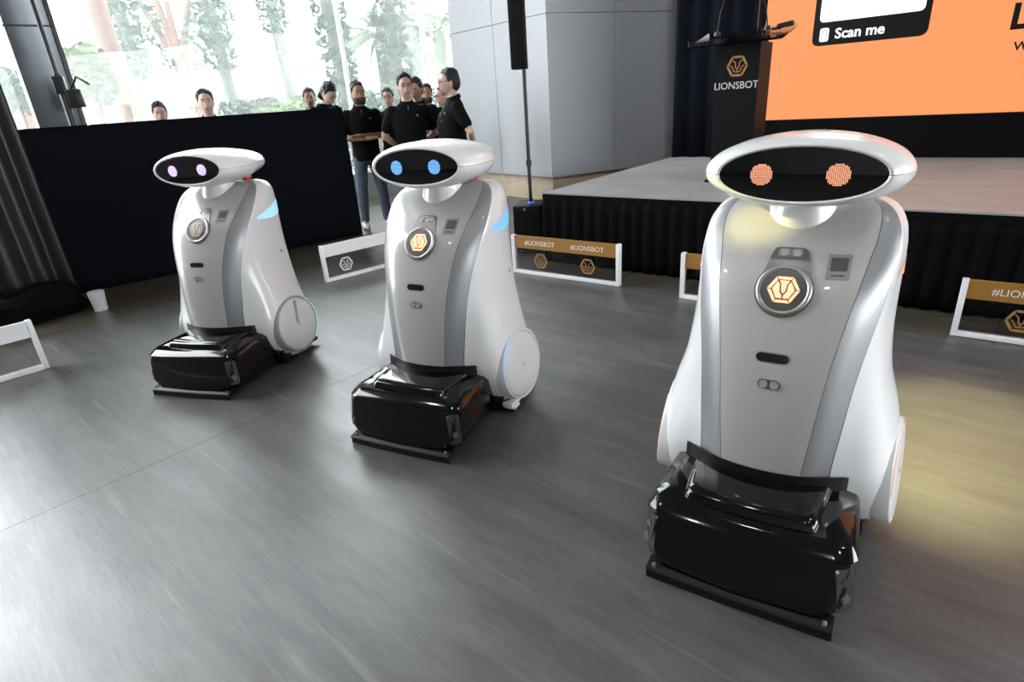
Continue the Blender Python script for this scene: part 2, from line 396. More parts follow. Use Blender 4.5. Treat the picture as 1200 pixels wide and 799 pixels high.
# backdrop drape and LED wall
bd = skirt((.02, 2.72, 0), (.98, 2.72, 0), 0, 'stage_drape', SH+.002, 4.6, 'drape_navy', None, amp=.03, wl=.22, out=(0, -1, 0), seedv=5)
bd.matrix_world = ST; tag(bd, 'tall dark navy drape hanging beside the orange screen', 'drape')
led = empty('led_wall', SC+SV*2.70+Vector((0, 0, SH)), ANG_S, 'large led wall showing a plain orange slide above black base', 'screen')
MB().box(.94, 5.95, 0, .2, .002, .375).build('screen_base', 'skirt_black', led, smooth=False)
MB().box(.90, 5.95, .02, .2, .375, 3.1).build('cabinet', 'satin_black', led, smooth=False)
MB().box(.90, 5.95, 0, .019, .385, 3.1).build('display', 'screen_orange', led, smooth=False)
def rrect(x0, x1, z0, z1, r, n=5):
    out = []
    for cx, cz, a0 in ((x1-r, z1-r, 0), (x0+r, z1-r, 90), (x0+r, z0+r, 180), (x1-r, z0+r, 270)):
        for k in range(n+1): a = R(a0+90*k/n); out.append((cx+r*math.cos(a), cz+r*math.sin(a)))
    return out
zb = -SH
fm = lambda a, b, h: Vector((a, -h, b))
cb = MB().prism(rrect(1.44, 2.40, 1.68+zb, 2.75+zb, .06), fm, 0, .002).build('slide_badge', 'screen_black', led, smooth=False)
MB().prism(rrect(1.49, 2.35, 1.885+zb, 2.70+zb, .04), fm, .002, .004).build('slide_badge_field', 'screen_white', cb, smooth=False)
ph = MB().prism(rrect(1.505, 1.585, 1.715+zb, 1.835+zb, .02), fm, .002, .004).build('phone_icon', 'screen_white', cb, smooth=False)
MB().prism(rrect(1.522, 1.568, 1.735+zb, 1.815+zb, .008), fm, .004, .005).build('phone_icon_screen', 'screen_black', cb, smooth=False)
MB().prism(rrect(1.527, 1.563, 1.74+zb, 1.81+zb, .006), fm, .005, .006).build('phone_icon_field', 'screen_white', cb, smooth=False)
text_part('slide_text', 'Scan me', .125, 'screen_white', cb, (1.64, -.004, 1.735+zb), (1, 0, 0), (0, 0, 1), .001, 'LEFT', .003)
text_part('slide_text', 'L', .27, 'screen_black', led, (2.97, -.003, 1.665+zb), (1, 0, 0), (0, 0, 1), .001, 'LEFT', .008)
text_part('slide_text', 'w', .15, 'screen_black', led, (3.03, -.003, 1.495+zb), (1, 0, 0), (0, 0, 1), .001, 'LEFT')

# lion emblem: hexagon ring of six bars, face halves and nose (2-D polygons, unit radius)
def hexpt(k, r): a = R(60*k); return (r*math.cos(a), r*math.sin(a)*1.0)
def emblem_polys(fill=True):
    P = []
    for k in range(6):
        a0, a1 = hexpt(k, 1), hexpt(k+1, 1); b0, b1 = hexpt(k, .79), hexpt(k+1, .79)
        def mixp(p, q, t): return (lerp(p[0], q[0], t), lerp(p[1], q[1], t))
        P.append([mixp(a0, a1, .035), mixp(a0, a1, .965), mixp(b0, b1, .945), mixp(b0, b1, .055)])
    nose = [(-.30, .60), (.30, .60), (.17, .34), (.13, -.10), (0, -.27), (-.13, -.10), (-.17, .34)]
    lf = [(-.40, .53), (-.68, 0), (-.38, -.56), (-.05, -.58), (-.05, -.37), (-.23, -.14), (-.26, .33)]
    P += [nose, lf, [(-x, y) for x, y in reversed(lf)]]
    if not fill:
        P = P[:6]
        def strip(pts, wd):
            out = []
            for i in range(len(pts)-1):
                (x0, y0), (x1, y1) = pts[i], pts[i+1]; L = math.hypot(x1-x0, y1-y0); nx, ny = -(y1-y0)/L*wd, (x1-x0)/L*wd
                out.append([(x0+nx, y0+ny), (x1+nx, y1+ny), (x1-nx, y1-ny), (x0-nx, y0-ny)])
            return out
        P += strip([(-.42, .5), (-.2, .3), (-.14, -.1), (0, -.26), (.14, -.1), (.2, .3), (.42, .5)], .045)+strip([(-.62, .08), (-.42, -.1), (-.28, -.45), (0, -.5), (.28, -.45), (.42, -.1), (.62, .08)], .04)+strip([(0, -.26), (0, -.48)], .04)
    return P
def emblem(name, m, parent, r, fmap, h0, h1, fill=True):
    mb = MB()
    for P in emblem_polys(fill): mb.prism([(x*r, y*r) for x, y in P], fmap, h0, h1)
    return mb.build(name, m, parent, smooth=False)

# lectern on stage
pod = empty('lectern', SC+SU*1.335+SV*.87+Vector((0, 0, SH+.001)), ANG_S, 'slim black lectern with gold lion emblem and clear acrylic top', 'lectern')
MB().box(-.17, .17, -.02, .28, .02, 1.06).build('column', 'podium_black', pod, smooth=False)
MB().box(-.20, .20, -.05, .31, 0, .02).build('foot_plate', 'podium_black', pod, smooth=False)
Tt = Matrix.Translation((0, .1, 1.12)) @ Matrix.Rotation(R(14), 4, 'X')
MB().box(-.36, .36, -.26, .2, 0, .012, Tt).build('acrylic_top', 'acrylic_clear', pod, smooth=False)
MB().box(-.35, .35, -.28, -.26, 0, .05, Tt).build('acrylic_ledge', 'acrylic_clear', pod, smooth=False)
MB().box(-.16, .16, 0, .2, 1.06, 1.09).build('top_bracket', 'podium_black', pod, smooth=False)
emblem('emblem', 'podium_gold', pod, .085, lambda a, b, h: Vector((a, -.02-h, b+.90)), 0, .003, False)
text_part('lettering', 'LIONSBOT', .075, 'podium_text', pod, (0, -.022, .735), (1, 0, 0), (0, 0, 1), .001, 'CENTER', .0, .98)
for sx in (-.22, .17):
    mic = empty('microphone', pod.matrix_basis @ Vector((sx, .1, 1.1405)), ANG_S, 'thin gooseneck microphone on the %s side of the lectern top' % ('drape' if sx < 0 else 'orange screen'), 'microphone', 'lectern microphones')
    MB().tube([(0, 0, 0), (0, 0, .03)], [.028, .02], 12).build('mic_base', 'stand_black', mic)
    q_ = 1 if sx < 0 else -1
    MB().tube([(0, 0, .03), (.02*q_, -.01, .16), (.07*q_, -.05, .28), (.13*q_, -.12, .34)], .005, 8).build('gooseneck', 'stand_black', mic)
    MB().capsule((.13*q_, -.12, .34), (.17*q_, -.16, .36), .013, .012).build('mic_head', 'stand_black', mic)
clip = MB().capsule((0, 0, 0), (.09, .02, .01), .017, .02, 10); clip.tube([(-.05, .01, -.014), (.02, 0, -.012)], .01, 8)
co = clip.build('clip_light', 'stand_black'); co.location = pod.matrix_basis @ Vector((.262, .06, 1.155)); co.rotation_euler = (0, 0, ANG_S); tag(co, 'black clip-on gadget lying on the lectern top', 'gadget')

# small black floor light on stage edge
fl = empty('floor_light', SC+SU*3.48+SV*.14+Vector((0, 0, SH)), ANG_S, 'small black wedge floor light on the stage edge', 'light')
mw = MB(); mw.prism([(0, 0), (.05, .0), (.30, .02), (.30, .10), (.10, .10), (.02, .06)], lambda a, b, h: Vector((a, h, b)), 0, .16); mw.build('housing', 'stand_black', fl, smooth=False, bevel=.006)
MB().tube([(0.02, -.01, .02), (.12, -.012, .10), (.28, -.012, .105)], .008, 8).build('bracket', 'stand_black', fl)

# ------------------------------------------------------------------ column loudspeaker
sub = empty('column_speaker', (.255, 5.72, 0), R(-12), 'slim black column loudspeaker on a pole above a subwoofer box', 'speaker')
MB().box(-.135, .135, -.13, .22, .005, .455).build('subwoofer', 'speaker_black', sub, bevel=.012)
MB().box(-.115, .115, -.138, -.131, .03, .41).build('subwoofer_grille', 'speaker_grille', sub, smooth=False)
MB().tube([(-.02, -.1385, .425), (-.02, -.142, .425)], .012, 14).build('subwoofer_badge', 'ring_grey', sub)
MB().tube([(.02, .03, .456), (.02, .03, .47)], [.035, .03], 14).build('pole_socket', 'speaker_blue', sub)
MB().tube([(.02, .03, .47), (.02, .03, 1.66)], .017, 12).build('pole', 'stand_black', sub)
MB().tube([(.02, .03, .80), (.02, .03, .86)], .026, 12).build('pole_collar', 'stand_black', sub)
MB().box(-.085, .05, -.03, .10, 1.64, 2.6).build('column_array', 'speaker_black', sub, bevel=.008)
for k in range(8): MB().tube([(-.02, -.0305, 1.72+.11*k), (-.02, -.034, 1.72+.11*k)], .03, 14).build('driver', 'speaker_grille', sub)
MB().tube([(.05, .05, .47), (.12, .03, .48), (.20, .1, .47), (.24, .2, .30), (.25, .24, .02)], .006, 6).build('cable', 'stand_black', sub)

# ------------------------------------------------------------------ barriers
def barrier(p, q, L, label, gold=True, which=(0.28, .72), text=True):
    p = Vector((*p, 0)); q = Vector((*q, 0)); d = (q-p).normalized(); a = math.atan2(d.y, d.x)
    b = empty('low_barrier', p, a, label, 'barrier', 'low acrylic barriers around the vinyl floor')
    H = .33; t = .022
    MB().box(0, .03, -t, t, 0, H).build('post', 'barrier_white', b, bevel=.003)
    MB().box(L-.03, L, -t, t, 0, H).build('post', 'barrier_white', b, bevel=.003)
    MB().box(.03, L-.03, -t, t, 0, .03).build('bottom_rail', 'barrier_white', b, bevel=.003)
    MB().box(.031, L-.031, -.004, .004, .03, H-.105).build('acrylic_sheet', 'acrylic_smoke', b, smooth=False)
    hd = MB().box(.031, L-.031, -.012, .012, H-.108, H-.004).build('header_board', 'barrier_gold' if gold else 'barrier_white', b, smooth=False)
    for w_ in which:
        if gold: text_part('lettering', '#LIONSBOT', .056, 'barrier_gold_lettering', hd, (L*w_, -.014, H-.075), (1, 0, 0), (0, 0, 1), .001, 'CENTER', .0, 1.0)
        emblem('emblem', 'logo_brown' if gold else 'logo_white', b, .07, lambda x, z, h, w_=w_: Vector((x+L*w_, -.005-h, z+.125)), 0, .002, False)
    return b
barrier((-4.0, 2.44), (-3.0, 3.507), 1.4625, 'white low barrier beside the crumpled drape, plain white header', False, (.2, .8))
barrier((-1.62, 5.056), (-.93, 5.66), .92, 'white low barrier with plain header below the standing visitors', False, (.24, .76))
barrier((.067, 4.973), (.874, 4.341), 1.025, 'low barrier with gold header in front of the subwoofer')
barrier((1.235, 3.98), (2.03, 3.34), 1.025, 'low barrier with gold header, mostly hidden behind the orange-eyed robot')
barrier((2.493, 3.018), (3.3, 2.386), 1.025, 'low barrier with gold header below the floor light on stage')

# ------------------------------------------------------------------ robots
BT = [  # z, xf, xi, yi, xo, yo, xa, ya, xw, yw, xc, yc, xr
 (.045, .05, .05, .11, .045, .186, .02, .285, -.08, .335, -.24, .285, -.33),
 (.12, .12, .115, .111, .10, .186, .072, .318, -.07, .359, -.255, .31, -.35),
 (.20, .19, .18, .112, .15, .186, .102, .328, -.06, .366, -.26, .315, -.355),
 (.30, .245, .231, .114, .185, .186, .118, .318, -.06, .363, -.255, .308, -.35),
 (.45, .243, .225, .127, .17, .197, .095, .294, -.065, .339, -.245, .28, -.34),
 (.60, .228, .205, .141, .145, .211, .068, .272, -.075, .297, -.255, .252, -.345),
 (.75, .186, .16, .163, .10, .235, .025, .266, -.09, .283, -.262, .238, -.348),
 (.85, .139, .11, .182, .045, .252, -.02, .271, -.10, .282, -.266, .234, -.35),
 (.93, .064, .034, .198, -.012, .262, -.06, .274, -.12, .282, -.27, .232, -.35),
 (.985, .005, -.02, .209, -.058, .260, -.09, .268, -.15, .276, -.272, .228, -.348),
 (1.02, -.04, -.062, .210, -.095, .248, -.125, .254, -.175, .262, -.275, .218, -.342),
 (1.045, -.085, -.105, .202, -.132, .226, -.155, .231, -.195, .24, -.272, .20, -.33),
 (1.060, -.135, -.15, .175, -.168, .19, -.18, .194, -.21, .203, -.268, .168, -.31),
 (1.066, -.175, -.185, .13, -.195, .14, -.2, .142, -.22, .155, -.258, .125, -.285)]
def cr(p0, p1, p2, p3, t):
    """centripetal Catmull-Rom"""
    def tj(ti, a, b): return ti+max((b-a).length, 1e-5)**.5
    t0 = 0; t1 = tj(t0, p0, p1); t2 = tj(t1, p1, p2); t3 = tj(t2, p2, p3); u = lerp(t1, t2, t)
    a1 = p0*((t1-u)/(t1-t0))+p1*((u-t0)/(t1-t0)); a2 = p1*((t2-u)/(t2-t1))+p2*((u-t1)/(t2-t1)); a3 = p2*((t3-u)/(t3-t2))+p3*((u-t2)/(t3-t2))
    b1 = a1*((t2-u)/(t2-t0))+a2*((u-t0)/(t2-t0)); b2 = a2*((t3-u)/(t3-t1))+a3*((u-t1)/(t3-t1))
    return b1*((t2-u)/(t2-t1))+b2*((u-t1)/(t2-t1))
def section(z, seg=(8, 5, 6, 6, 8, 8)):
    xf, xi, yi, xo, yo, xa, ya, xw, yw, xc, yc, xr = table(BT, z)
    P = [Vector((xf, 0)), Vector((xi, yi)), Vector((xo, yo)), Vector((xa, ya)), Vector((xw, yw)), Vector((xc, yc)), Vector((xr, 0))]
    ext = [Vector((xi, -yi))]+P+[Vector((xc, -yc))]
    out = []
    for k in range(6):
        out.append([cr(ext[k], ext[k+1], ext[k+2], ext[k+3], j/seg[k]) for j in range(seg[k]+1)])
    return out
_sc = {}
def front_x(z, y):
    k = round(z, 4)
    if k not in _sc: _sc[k] = section(z, (16, 6, 2, 2, 2, 2))
    S = _sc[k]; pts = S[0]+S[1][1:]; y = abs(y)
    for a, b in zip(pts[:-1], pts[1:]):
        if a.y <= y <= b.y: return lerp(a.x, b.x, (y-a.y)/max(b.y-a.y, 1e-6))
    return pts[-1].x
_prof = []
def build_profile():
    z = .31; s = 0; last = None
    while z < 1.0:
        x = front_x(z, 0); p = (x, z)
        if last: s += math.hypot(x-last[0], z-last[1])
        _prof.append((s, x, z)); last = p; z += .004
build_profile()
S_LOGO = min(_prof, key=lambda q: abs(q[2]-.85))[0]
def s_of_z(z): return min(_prof, key=lambda q: abs(q[2]-z))[0]-S_LOGO
def panel_pt(y, s, h):
    """front panel point: y to the robot's left, s along the profile from the emblem, h off the surface"""
    ss = s+S_LOGO
    i = min(max(0, next((k for k, q in enumerate(_prof) if q[0] >= ss), len(_prof)-1)), len(_prof)-1); i = max(i, 1)
    a, b = _prof[i-1], _prof[i]; t = (ss-a[0])/(b[0]-a[0]); z = lerp(a[2], b[2], t)
    x = front_x(z, y); e = .012
    x2 = front_x(min(z+e, 1.05), y); x1 = front_x(z-e, y); xl = front_x(z, y+e); xr_ = front_x(z, y-e)
    n = Vector((1, -(xl-xr_)/(2*e), -(x2-x1)/(2*e))).normalized()
    return Vector((x, y, z))+n*h
def panel_disc(mb, poly, h0, h1, rings=4, c=None):
    """conforming plate with outline poly [(y,s)]"""
    cy, cs = c if c else (sum(p[0] for p in poly)/len(poly), sum(p[1] for p in poly)/len(poly)); n = len(poly)
    vs_ = [panel_pt(cy, cs, h1)]
    for k in range(1, rings+1):
        t = k/rings; vs_ += [panel_pt(lerp(cy, y, t), lerp(cs, s, t), h1) for y, s in poly]
    vs_ += [panel_pt(y, s, h0) for y, s in poly]
    fs_ = [(0, 1+i, 1+(i+1) % n) for i in range(n)]
    for k in range(rings):
        a = 1+k*n
        for i in range(n): fs_.append((a+i, a+(i+1) % n, a+n+(i+1) % n, a+n+i))
    return mb.add(vs_, fs_)
def circ(r, n=32, cy=0, cs=0, ry=None): return [(cy+(ry or r)*math.cos(2*math.pi*k/n), cs+r*math.sin(2*math.pi*k/n)) for k in range(n)]
def stadium(hw, hh, cy=0, cs=0, n=8):
    out = []
    for c, a0 in ((hw-hh, -90), (-(hw-hh), 90)):
        for k in range(n+1): a = R(a0+180*k/n); out.append((cy+c+hh*math.cos(a), cs+hh*math.sin(a)))
    return out
def side_y(x, z):
    S = section(z, (2, 2, 8, 8, 10, 10)); pts = S[2]+S[3][1:]+S[4][1:]+S[5][1:]
    for a, b in zip(pts[:-1], pts[1:]):
        if b.x <= x <= a.x: return lerp(a.y, b.y, (a.x-x)/max(a.x-b.x, 1e-6))
    return pts[-1].y

ZROWS = [.045, .08, .12, .16, .2, .24, .28, .3, .33, .37, .41, .45, .49, .53, .57, .61, .65, .69, .73, .77, .80, .83, .86, .885, .91, .93, .95, .968, .985, .998, 1.01, 1.02, 1.03, 1.038, 1.045, 1.051, 1.056, 1.060, 1.063, 1.065, 1.066]
def surf_patch(name, m, parent, segs, sign, rows=ZROWS, inset=0.0, trim=None, cap=False):
    """rows x columns patch over the cross-section segments (0 front .. 4 rear)"""
    grid = []
    for z in rows:
        S = section(z); pts = []
        for k in segs: pts += S[k] if not pts else S[k][1:]
        if trim:
            if trim[0]: pts[0] = pts[0].lerp(pts[1], trim[0])
            if trim[1]: pts[-1] = pts[-1].lerp(pts[-2], trim[1])
        ring = [Vector((p.x, p.y*sign, z)) for p in pts]
        if inset: c = Vector((-.08, 0, z)); ring = [c+(p-c)*(1-inset) for p in ring]
        grid.append(ring)
    mb = MB()
    if sign == 0: pass
    mb.loft(grid, close=False, cap0=False, cap1=False)
    if cap:
        pass
    o = mb.build(name, m, parent, ang=180); return o
def make_robot(k, loc, yaw, eye, strip, logo, label, groove, caster, status_y=True):
    r = empty('cleaning_robot', loc, yaw, label, 'robot')
    # ---- shell
    both = []
    mb = MB(); grid = []
    for z in ZROWS:
        S = section(z)[0]; pts = S[:-1]+[S[-1].lerp(S[-2], .10)]
        row = [Vector((p.x, -p.y, z)) for p in reversed(pts[1:])]+[Vector((p.x, p.y, z)) for p in pts]; grid.append(row)
    mb.loft(grid, False, False, False)
    # top cap sheet joins the front panel
    S = section(1.066); top = [p for seg in S for p in (seg if seg is S[0] else seg[1:])]
    ringL = [Vector((p.x, p.y, 1.066)) for p in top]; ringR = [Vector((p.x, -p.y, 1.066)) for p in top]
    loop = ringL+[q for q in reversed(ringR[1:-1])]
    c = Vector((-.235, 0, 1.0685)); mb.add([c]+loop, [(0, 1+i, 1+(i+1) % len(loop)) for i in range(len(loop))])
    fp = mb.build('front_panel', 'champagne_panel', r, ang=180)
    mb = MB(); grid = []
    for z in [q for q in ZROWS if q < 1.04]:
        S = section(z, (5, 3, 4, 4, 5, 5)); pts = [p for q, seg in enumerate(S) for p in (seg if q == 0 else seg[1:])]
        row = [Vector((p.x, p.y, z)) for p in pts]+[Vector((p.x, -p.y, z)) for p in reversed(pts[1:-1])]
        cc = Vector((-.10, 0, z)); grid.append([cc+(p-cc)*(.975 if z < .9 else .94)-Vector((0, 0, .012)) for p in row])
    mb.loft(grid, True, True, True); mb.build('inner_shell', 'dark_seam', r, ang=60)
    for s in (1, -1):
        surf_patch('silver_stripe', 'silver', r, (1,), s)
        sp = surf_patch('side_panel', 'white_shell', r, (2, 3, 4, 5), s, trim=(.12, .0))
        # shoulder status light, on the side surface
        mb = MB(); rowsL = []
        for i in range(9):
            t = i/8; x = lerp(-.02, -.262, t); zt = lerp(.880, .952, t**.8); zbm = lerp(.874, .876, t)-.012*math.sin(math.pi*t)
            rowsL.append([Vector((x, s*(side_y(x, lerp(zbm, zt, q))+.0025), lerp(zbm, zt, q))) for q in (0, .33, .66, 1)])
        mb.loft(rowsL, False, False, False); mb.build('status_light', strip, sp, ang=180)
        # wheel cover: disc let into the flank
        cx, cz, cy = -.05, .237, .359
        tilt = R(5); toe = R(6)
        def wy(x, z, h): return s*(cy+h-(z-cz)*math.tan(tilt)-(x-cx)*math.tan(toe))
        def wc(rad, h, n=40):
            out = []
            for i in range(n):
                x = cx+rad*math.cos(2*math.pi*i/n); z = cz+rad*math.sin(2*math.pi*i/n); out.append(Vector((x, wy(x, z, h), z)))
            return out
        mb = MB(); mb.loft([wc(.170, -.06), wc(.170, .006), wc(.167, .010), wc(.160, .011), wc(.158, .006)], True, False, False); cv = mb.build('wheel_arch_ring', 'white_shell' if not groove else 'ring_grey', r, ang=50)
        mb = MB(); mb.loft([wc(.156, -.03), wc(.156, .006), wc(.151, .011), wc(.08, .013), wc(.001, .014)], True, False, False); cv = mb.build('wheel_cover', 'wheel_cover', r, ang=50)
        mb = MB(); mb.tube([(x_, wy(x_, z_, .0145), z_) for x_, _, z_ in circ_pts(cx, cz, .0075, 0)], .0015, 6); 
        mb.build('cover_bolt', 'ring_grey', cv)
        if groove:
            mb = MB(); mb.prism([(x*1.0, z_) for x, z_ in rot2(stadium(.070, .010), R(100), cx-.005, cz+.075)], lambda a, b, h: Vector((a, wy(a, b, h), b)), .008, .0145); mb.build('cover_groove', 'ring_grey', cv, smooth=False)
        # glowing arc in the gap around the cover
        pts = [(cx+.1635*math.cos(R(a)), wy(cx+.1635*math.cos(R(a)), cz+.1635*math.sin(R(a)), .0095), cz+.1635*math.sin(R(a))) for a in (range(130, 231, 5) if groove else range(0, 66, 5))]
        MB().tube(pts, .0032, 8).build('light_ring', strip, cv)
        # small round flank sensor
        x = -.15; z = .66; MB().ellipsoid((x, s*side_y(x, z), z), (.011, .004, .011), 12, 8).build('flank_sensor', 'ring_grey', sp)
        # drive wheel
        mb = MB(); yy = s*.27
        mb.loft([[Vector((-.035+.1*math.cos(2*math.pi*i/24), yy+h, .1+.1*math.sin(2*math.pi*i/24))) for i in range(24)] for h in (-.025, .025)]); mb.build('drive_wheel', 'rubber_black', r)
    # ---- badge
    tear = []
    n = 36
    for i in range(n+1):
        a = R(145+250*i/n); tear.append((.078*math.cos(a), .078*math.sin(a)))
    tear += [(.047, .118), (.042, .133), (.030, .137), (-.030, .137), (-.042, .133), (-.047, .118)]
    bd_ = panel_disc(MB(), tear, 0, .004, 6, (0, .02)).build('badge_plate', 'badge_grey', fp, ang=50)
    mb = MB(); n = 40
    mb.loft([[panel_pt(rad*math.cos(2*math.pi*i/n), rad*math.sin(2*math.pi*i/n), h) for i in range(n)] for rad, h in ((.073, .004), (.071, .010), (.066, .011), (.060, .006))], True, False, False); mb.build('badge_ring', 'badge_chrome', fp, ang=80)
    panel_disc(MB(), circ(.061), .003, .0065).build('badge_dish', 'badge_dark', fp)
    emblem('lion_emblem', logo, fp, .043, lambda a, b, h: panel_pt(a, b, h), .006, .009)
    panel_disc(MB(), rrect(-.034, .034, .103, .131, .01), .004, .0055).build('lens_plate', 'badge_chrome', fp)
    for sy in (-.016, .016): panel_disc(MB(), circ(.0125, 20, sy, .117), .005, .0085, 3).build('lens', 'lens', fp)
    sl = s_of_z(.672)
    panel_disc(MB(), stadium(.045, .0145, 0, sl), 0, .002).build('slot_rim', 'badge_grey', fp)
    panel_disc(MB(), stadium(.042, .0115, 0, sl), .002, .003).build('camera_slot', 'face_black', fp)
    sl = s_of_z(.593)
    panel_disc(MB(), stadium(.031, .0145, 0, sl), 0, .002).build('lens_rim', 'badge_grey', fp)
    for sy in (-.0145, .0145): panel_disc(MB(), circ(.012, 20, sy, sl), .002, .0055, 3).build('lens', 'lens', fp)
    sl = s_of_z(.91)
    st = panel_disc(MB(), rrect(.126-.029, .126+.029, sl-.041, sl+.041, .004, 3), 0, .0012).build('sticker', 'sticker', fp); st['label'] = 'plain grey sticker'
    panel_disc(MB(), rrect(.126-.021, .126+.021, sl-.014, sl+.030, .002, 1), .0012, .0018, 3).build('sticker_field', 'sticker_dark', fp)
    panel_disc(MB(), rrect(.126-.016, .126+.016, sl-.0305, sl-.0255, .001, 1), .0012, .0018, 1).build('sticker_line', 'sticker_dark', fp)
    # ---- neck and head
    mb = MB(); nx = -.105; rings = []
    for z, rad in ((.96, .10), (1.02, .099), (1.04, .094), (1.055, .089), (1.075, .088), (1.09, .094), (1.11, .105)):
        rings.append([Vector((nx+rad*math.cos(2*math.pi*i/32), rad*math.sin(2*math.pi*i/32), z)) for i in range(32)])
    mb.loft(rings); mb.build('neck', 'white_shell', r, ang=60)
    HZ = 1.162
    HT = [(0, .1015, .206, .0700), (.02, .107, .2115, .0745), (.05, .103, .219, .079), (.12, .085, .236, .0865), (.24, .05, .256, .0945), (.36, 0., .266, .0985), (.5, -.08, .263, .0985), (.62, -.16, .243, .093), (.74, -.24, .206, .0825), (.85, -.335, .165, .067), (.93, -.402, .115, .048), (.975, -.436, .065, .03), (1, -.45, .004, .003)]
    ts_ = [0, .01, .02, .035, .05, .08, .12, .18, .24, .3, .36, .43, .5, .56, .62, .68, .74, .8, .85, .89, .93, .955, .975, .99, 1]
    for half, nm in ((1, 'head_upper_shell'), (-1, 'head_lower_shell')):
        rings = []
        for t in ts_:
            x, a, b = table(HT, t)
            rings.append([Vector((x, a*math.cos(th), HZ+half*(.0007+b*math.sin(th)))) for th in [math.pi*j/28 for j in range(29)]])
        MB().loft(rings, False, False, False).build(nm, 'white_shell', r, ang=180)
    def fpt(u, q):  # face point, u,q in units of the ellipse
        rr_ = u*u+q*q; return Vector((.098+.004*(1-rr_), .206*u, HZ+.070*q))
    mb = MB(); rings = [[fpt(t*math.cos(2*math.pi*j/48), t*math.sin(2*math.pi*j/48)) for j in range(48)] for t in (.02, .25, .5, .75, .9, 1.0)]
    mb.loft(rings, True, True, False); face = mb.build('face_screen', 'face_black', r, ang=180)
    mb = MB(); rings = [[Vector((x, a*math.cos(2*math.pi*j/40), HZ+b*math.sin(2*math.pi*j/40))) for j in range(40)] for x, a, b in ((.08, .225, .08), (0, .255, .0925), (-.16, .232, .087), (-.3, .155, .065))]
    mb.loft(rings); mb.build('head_core', 'dark_seam', r)
    for sy in (-.094, .094):
        mb = MB(); N = 13; er = .0285; pit = 2*er/N
        for i in range(N):
            for j in range(N):
                y_, z_ = (i-(N-1)/2)*pit, (j-(N-1)/2)*pit
                if y_*y_+z_*z_ > er*er: continue
                hw = pit*.34
                P = [fpt((sy+y_+a*hw)/.206, (z_+b*hw)/.07)+Vector((.0012, 0, 0)) for a, b in ((-1, -1), (1, -1), (1, 1), (-1, 1))]
                mb.add(P, [(0, 1, 2, 3)])
        e = mb.build('eye', eye, face, smooth=False); e['label'] = 'round eye made of small lit dots'
    MB().prism(rrect(-.05, .05, -.006, .006, .005, 3), lambda a, b, h: Vector((-.06+b, a, HZ+.0985+h)), -.004, .0012).build('top_lens', 'ring_grey', r, smooth=False)
    for s in (1, -1):
        MB().tube([(-.30, s*.166, HZ+.002), (-.335, s*.133, HZ+.002), (-.36, s*.10, HZ+.002)], [.004, .008, .004], 8).build('head_vent', 'ring_grey', r)
    eb = MB().tube([(-.24, .09, 1.05), (-.24, .09, 1.075), (-.24, .09, 1.078), (-.24, .09, 1.095)], [.02, .02, .03, .028], 18).build('emergency_button', 'estop_red', r); eb['label'] = 'red emergency stop button'
    # ---- scrubber deck
    def outline(xf_, hw, xb, rc, hb=None):
        """half-rounded front outline, counter-clockwise"""
        hb = hb or hw; P = []
        P += [Vector((xb, -hb)), Vector((lerp(xb, xf_, .45), -lerp(hb, hw, .6)))]
        for q in (0, 1, 3, 5, 6): a = R(-90+90*q/6); P.append(Vector((xf_-rc+rc*math.cos(a), -hw+rc+rc*math.sin(a))))
        for yq in (-.5, 0, .5): P.append(Vector((xf_+.010*(1-(yq*1.3)**2), yq*(hw-rc))))
        for q in (0, 1, 3, 5, 6): a = R(0+90*q/6); P.append(Vector((xf_-rc+rc*math.cos(a), hw-rc+rc*math.sin(a))))
        P += [Vector((lerp(xb, xf_, .45), lerp(hb, hw, .6))), Vector((xb, hb))]
        return P
    DT = [(.034, .474, .236, .0, .06, .24), (.048, .487, .252, .0, .06, .25), (.078, .487, .276, .0, .06, .262), (.10, .483, .285, .0, .06, .266), (.216, .450, .287, .0, .055, .27), (.220, .446, .285, .0, .055, .27), (.238, .424, .272, .0, .05, .262), (.242, .416, .268, .0, .05, .258), (.262, .34, .222, .05, .05, .215)]
    rings = [[Vector((p.x, p.y, z)) for p in outline(*row)] for z, *row in DT]
    MB().loft(rings).build('scrub_deck', 'gloss_black', r, ang=22)
    LT = [(.250, .398, .185, .05, .03, .225), (.268, .394, .182, .05, .03, .223), (.278, .384, .174, .05, .03, .215), (.283, .36, .16, .05, .03, .205), (.285, .30, .12, .05, .03, .18)]
    rings = [[Vector((p.x, p.y, z)) for p in outline(*row)] for z, *row in LT]
    MB().loft(rings).build('tank_lid', 'gloss_black', r, ang=50)
    rings = []
    for i in range(25):
        y = lerp(-.238, .238, i/24); q = abs(y)/.238
        x = .252-.089*q**2.1; zt = .314-.011*q**3; zl = .246
        rings.append([Vector((x+.006, y, zl)), Vector((x+.001, y, zt)), Vector((x-.004, y, zt)), Vector((x+.001, y, zl))])
    MB().loft(rings).build('splash_collar', 'satin_black', r, ang=60)
    for s in (1, -1):
        c0 = Vector((.4475, s*.2665)); nn_ = Vector((.72, s*.69)).normalized(); tt_ = Vector((-nn_.y, nn_.x))
        def cf(a, b, h): q = c0+tt_*a+nn_*(h-(b-.14)*.14); return Vector((q.x, q.y, b))
        cp = MB().prism(rrect(-.026, .026, .075, .205, .014, 4), cf, -.012, .004).build('corner_panel', 'corner_grey', r, smooth=False)
        MB().prism([(x_, z_+.165) for x_, z_ in circ(.012, 18)], cf, .003, .006).build('corner_sensor', 'face_black', cp, smooth=False)
        MB().prism([(x_, z_+.115) for x_, z_ in circ(.014, 18)], cf, .003, .007).build('corner_knob', 'badge_dark', cp, smooth=False)
    # squeegee lip
    mb = MB(); rings = []
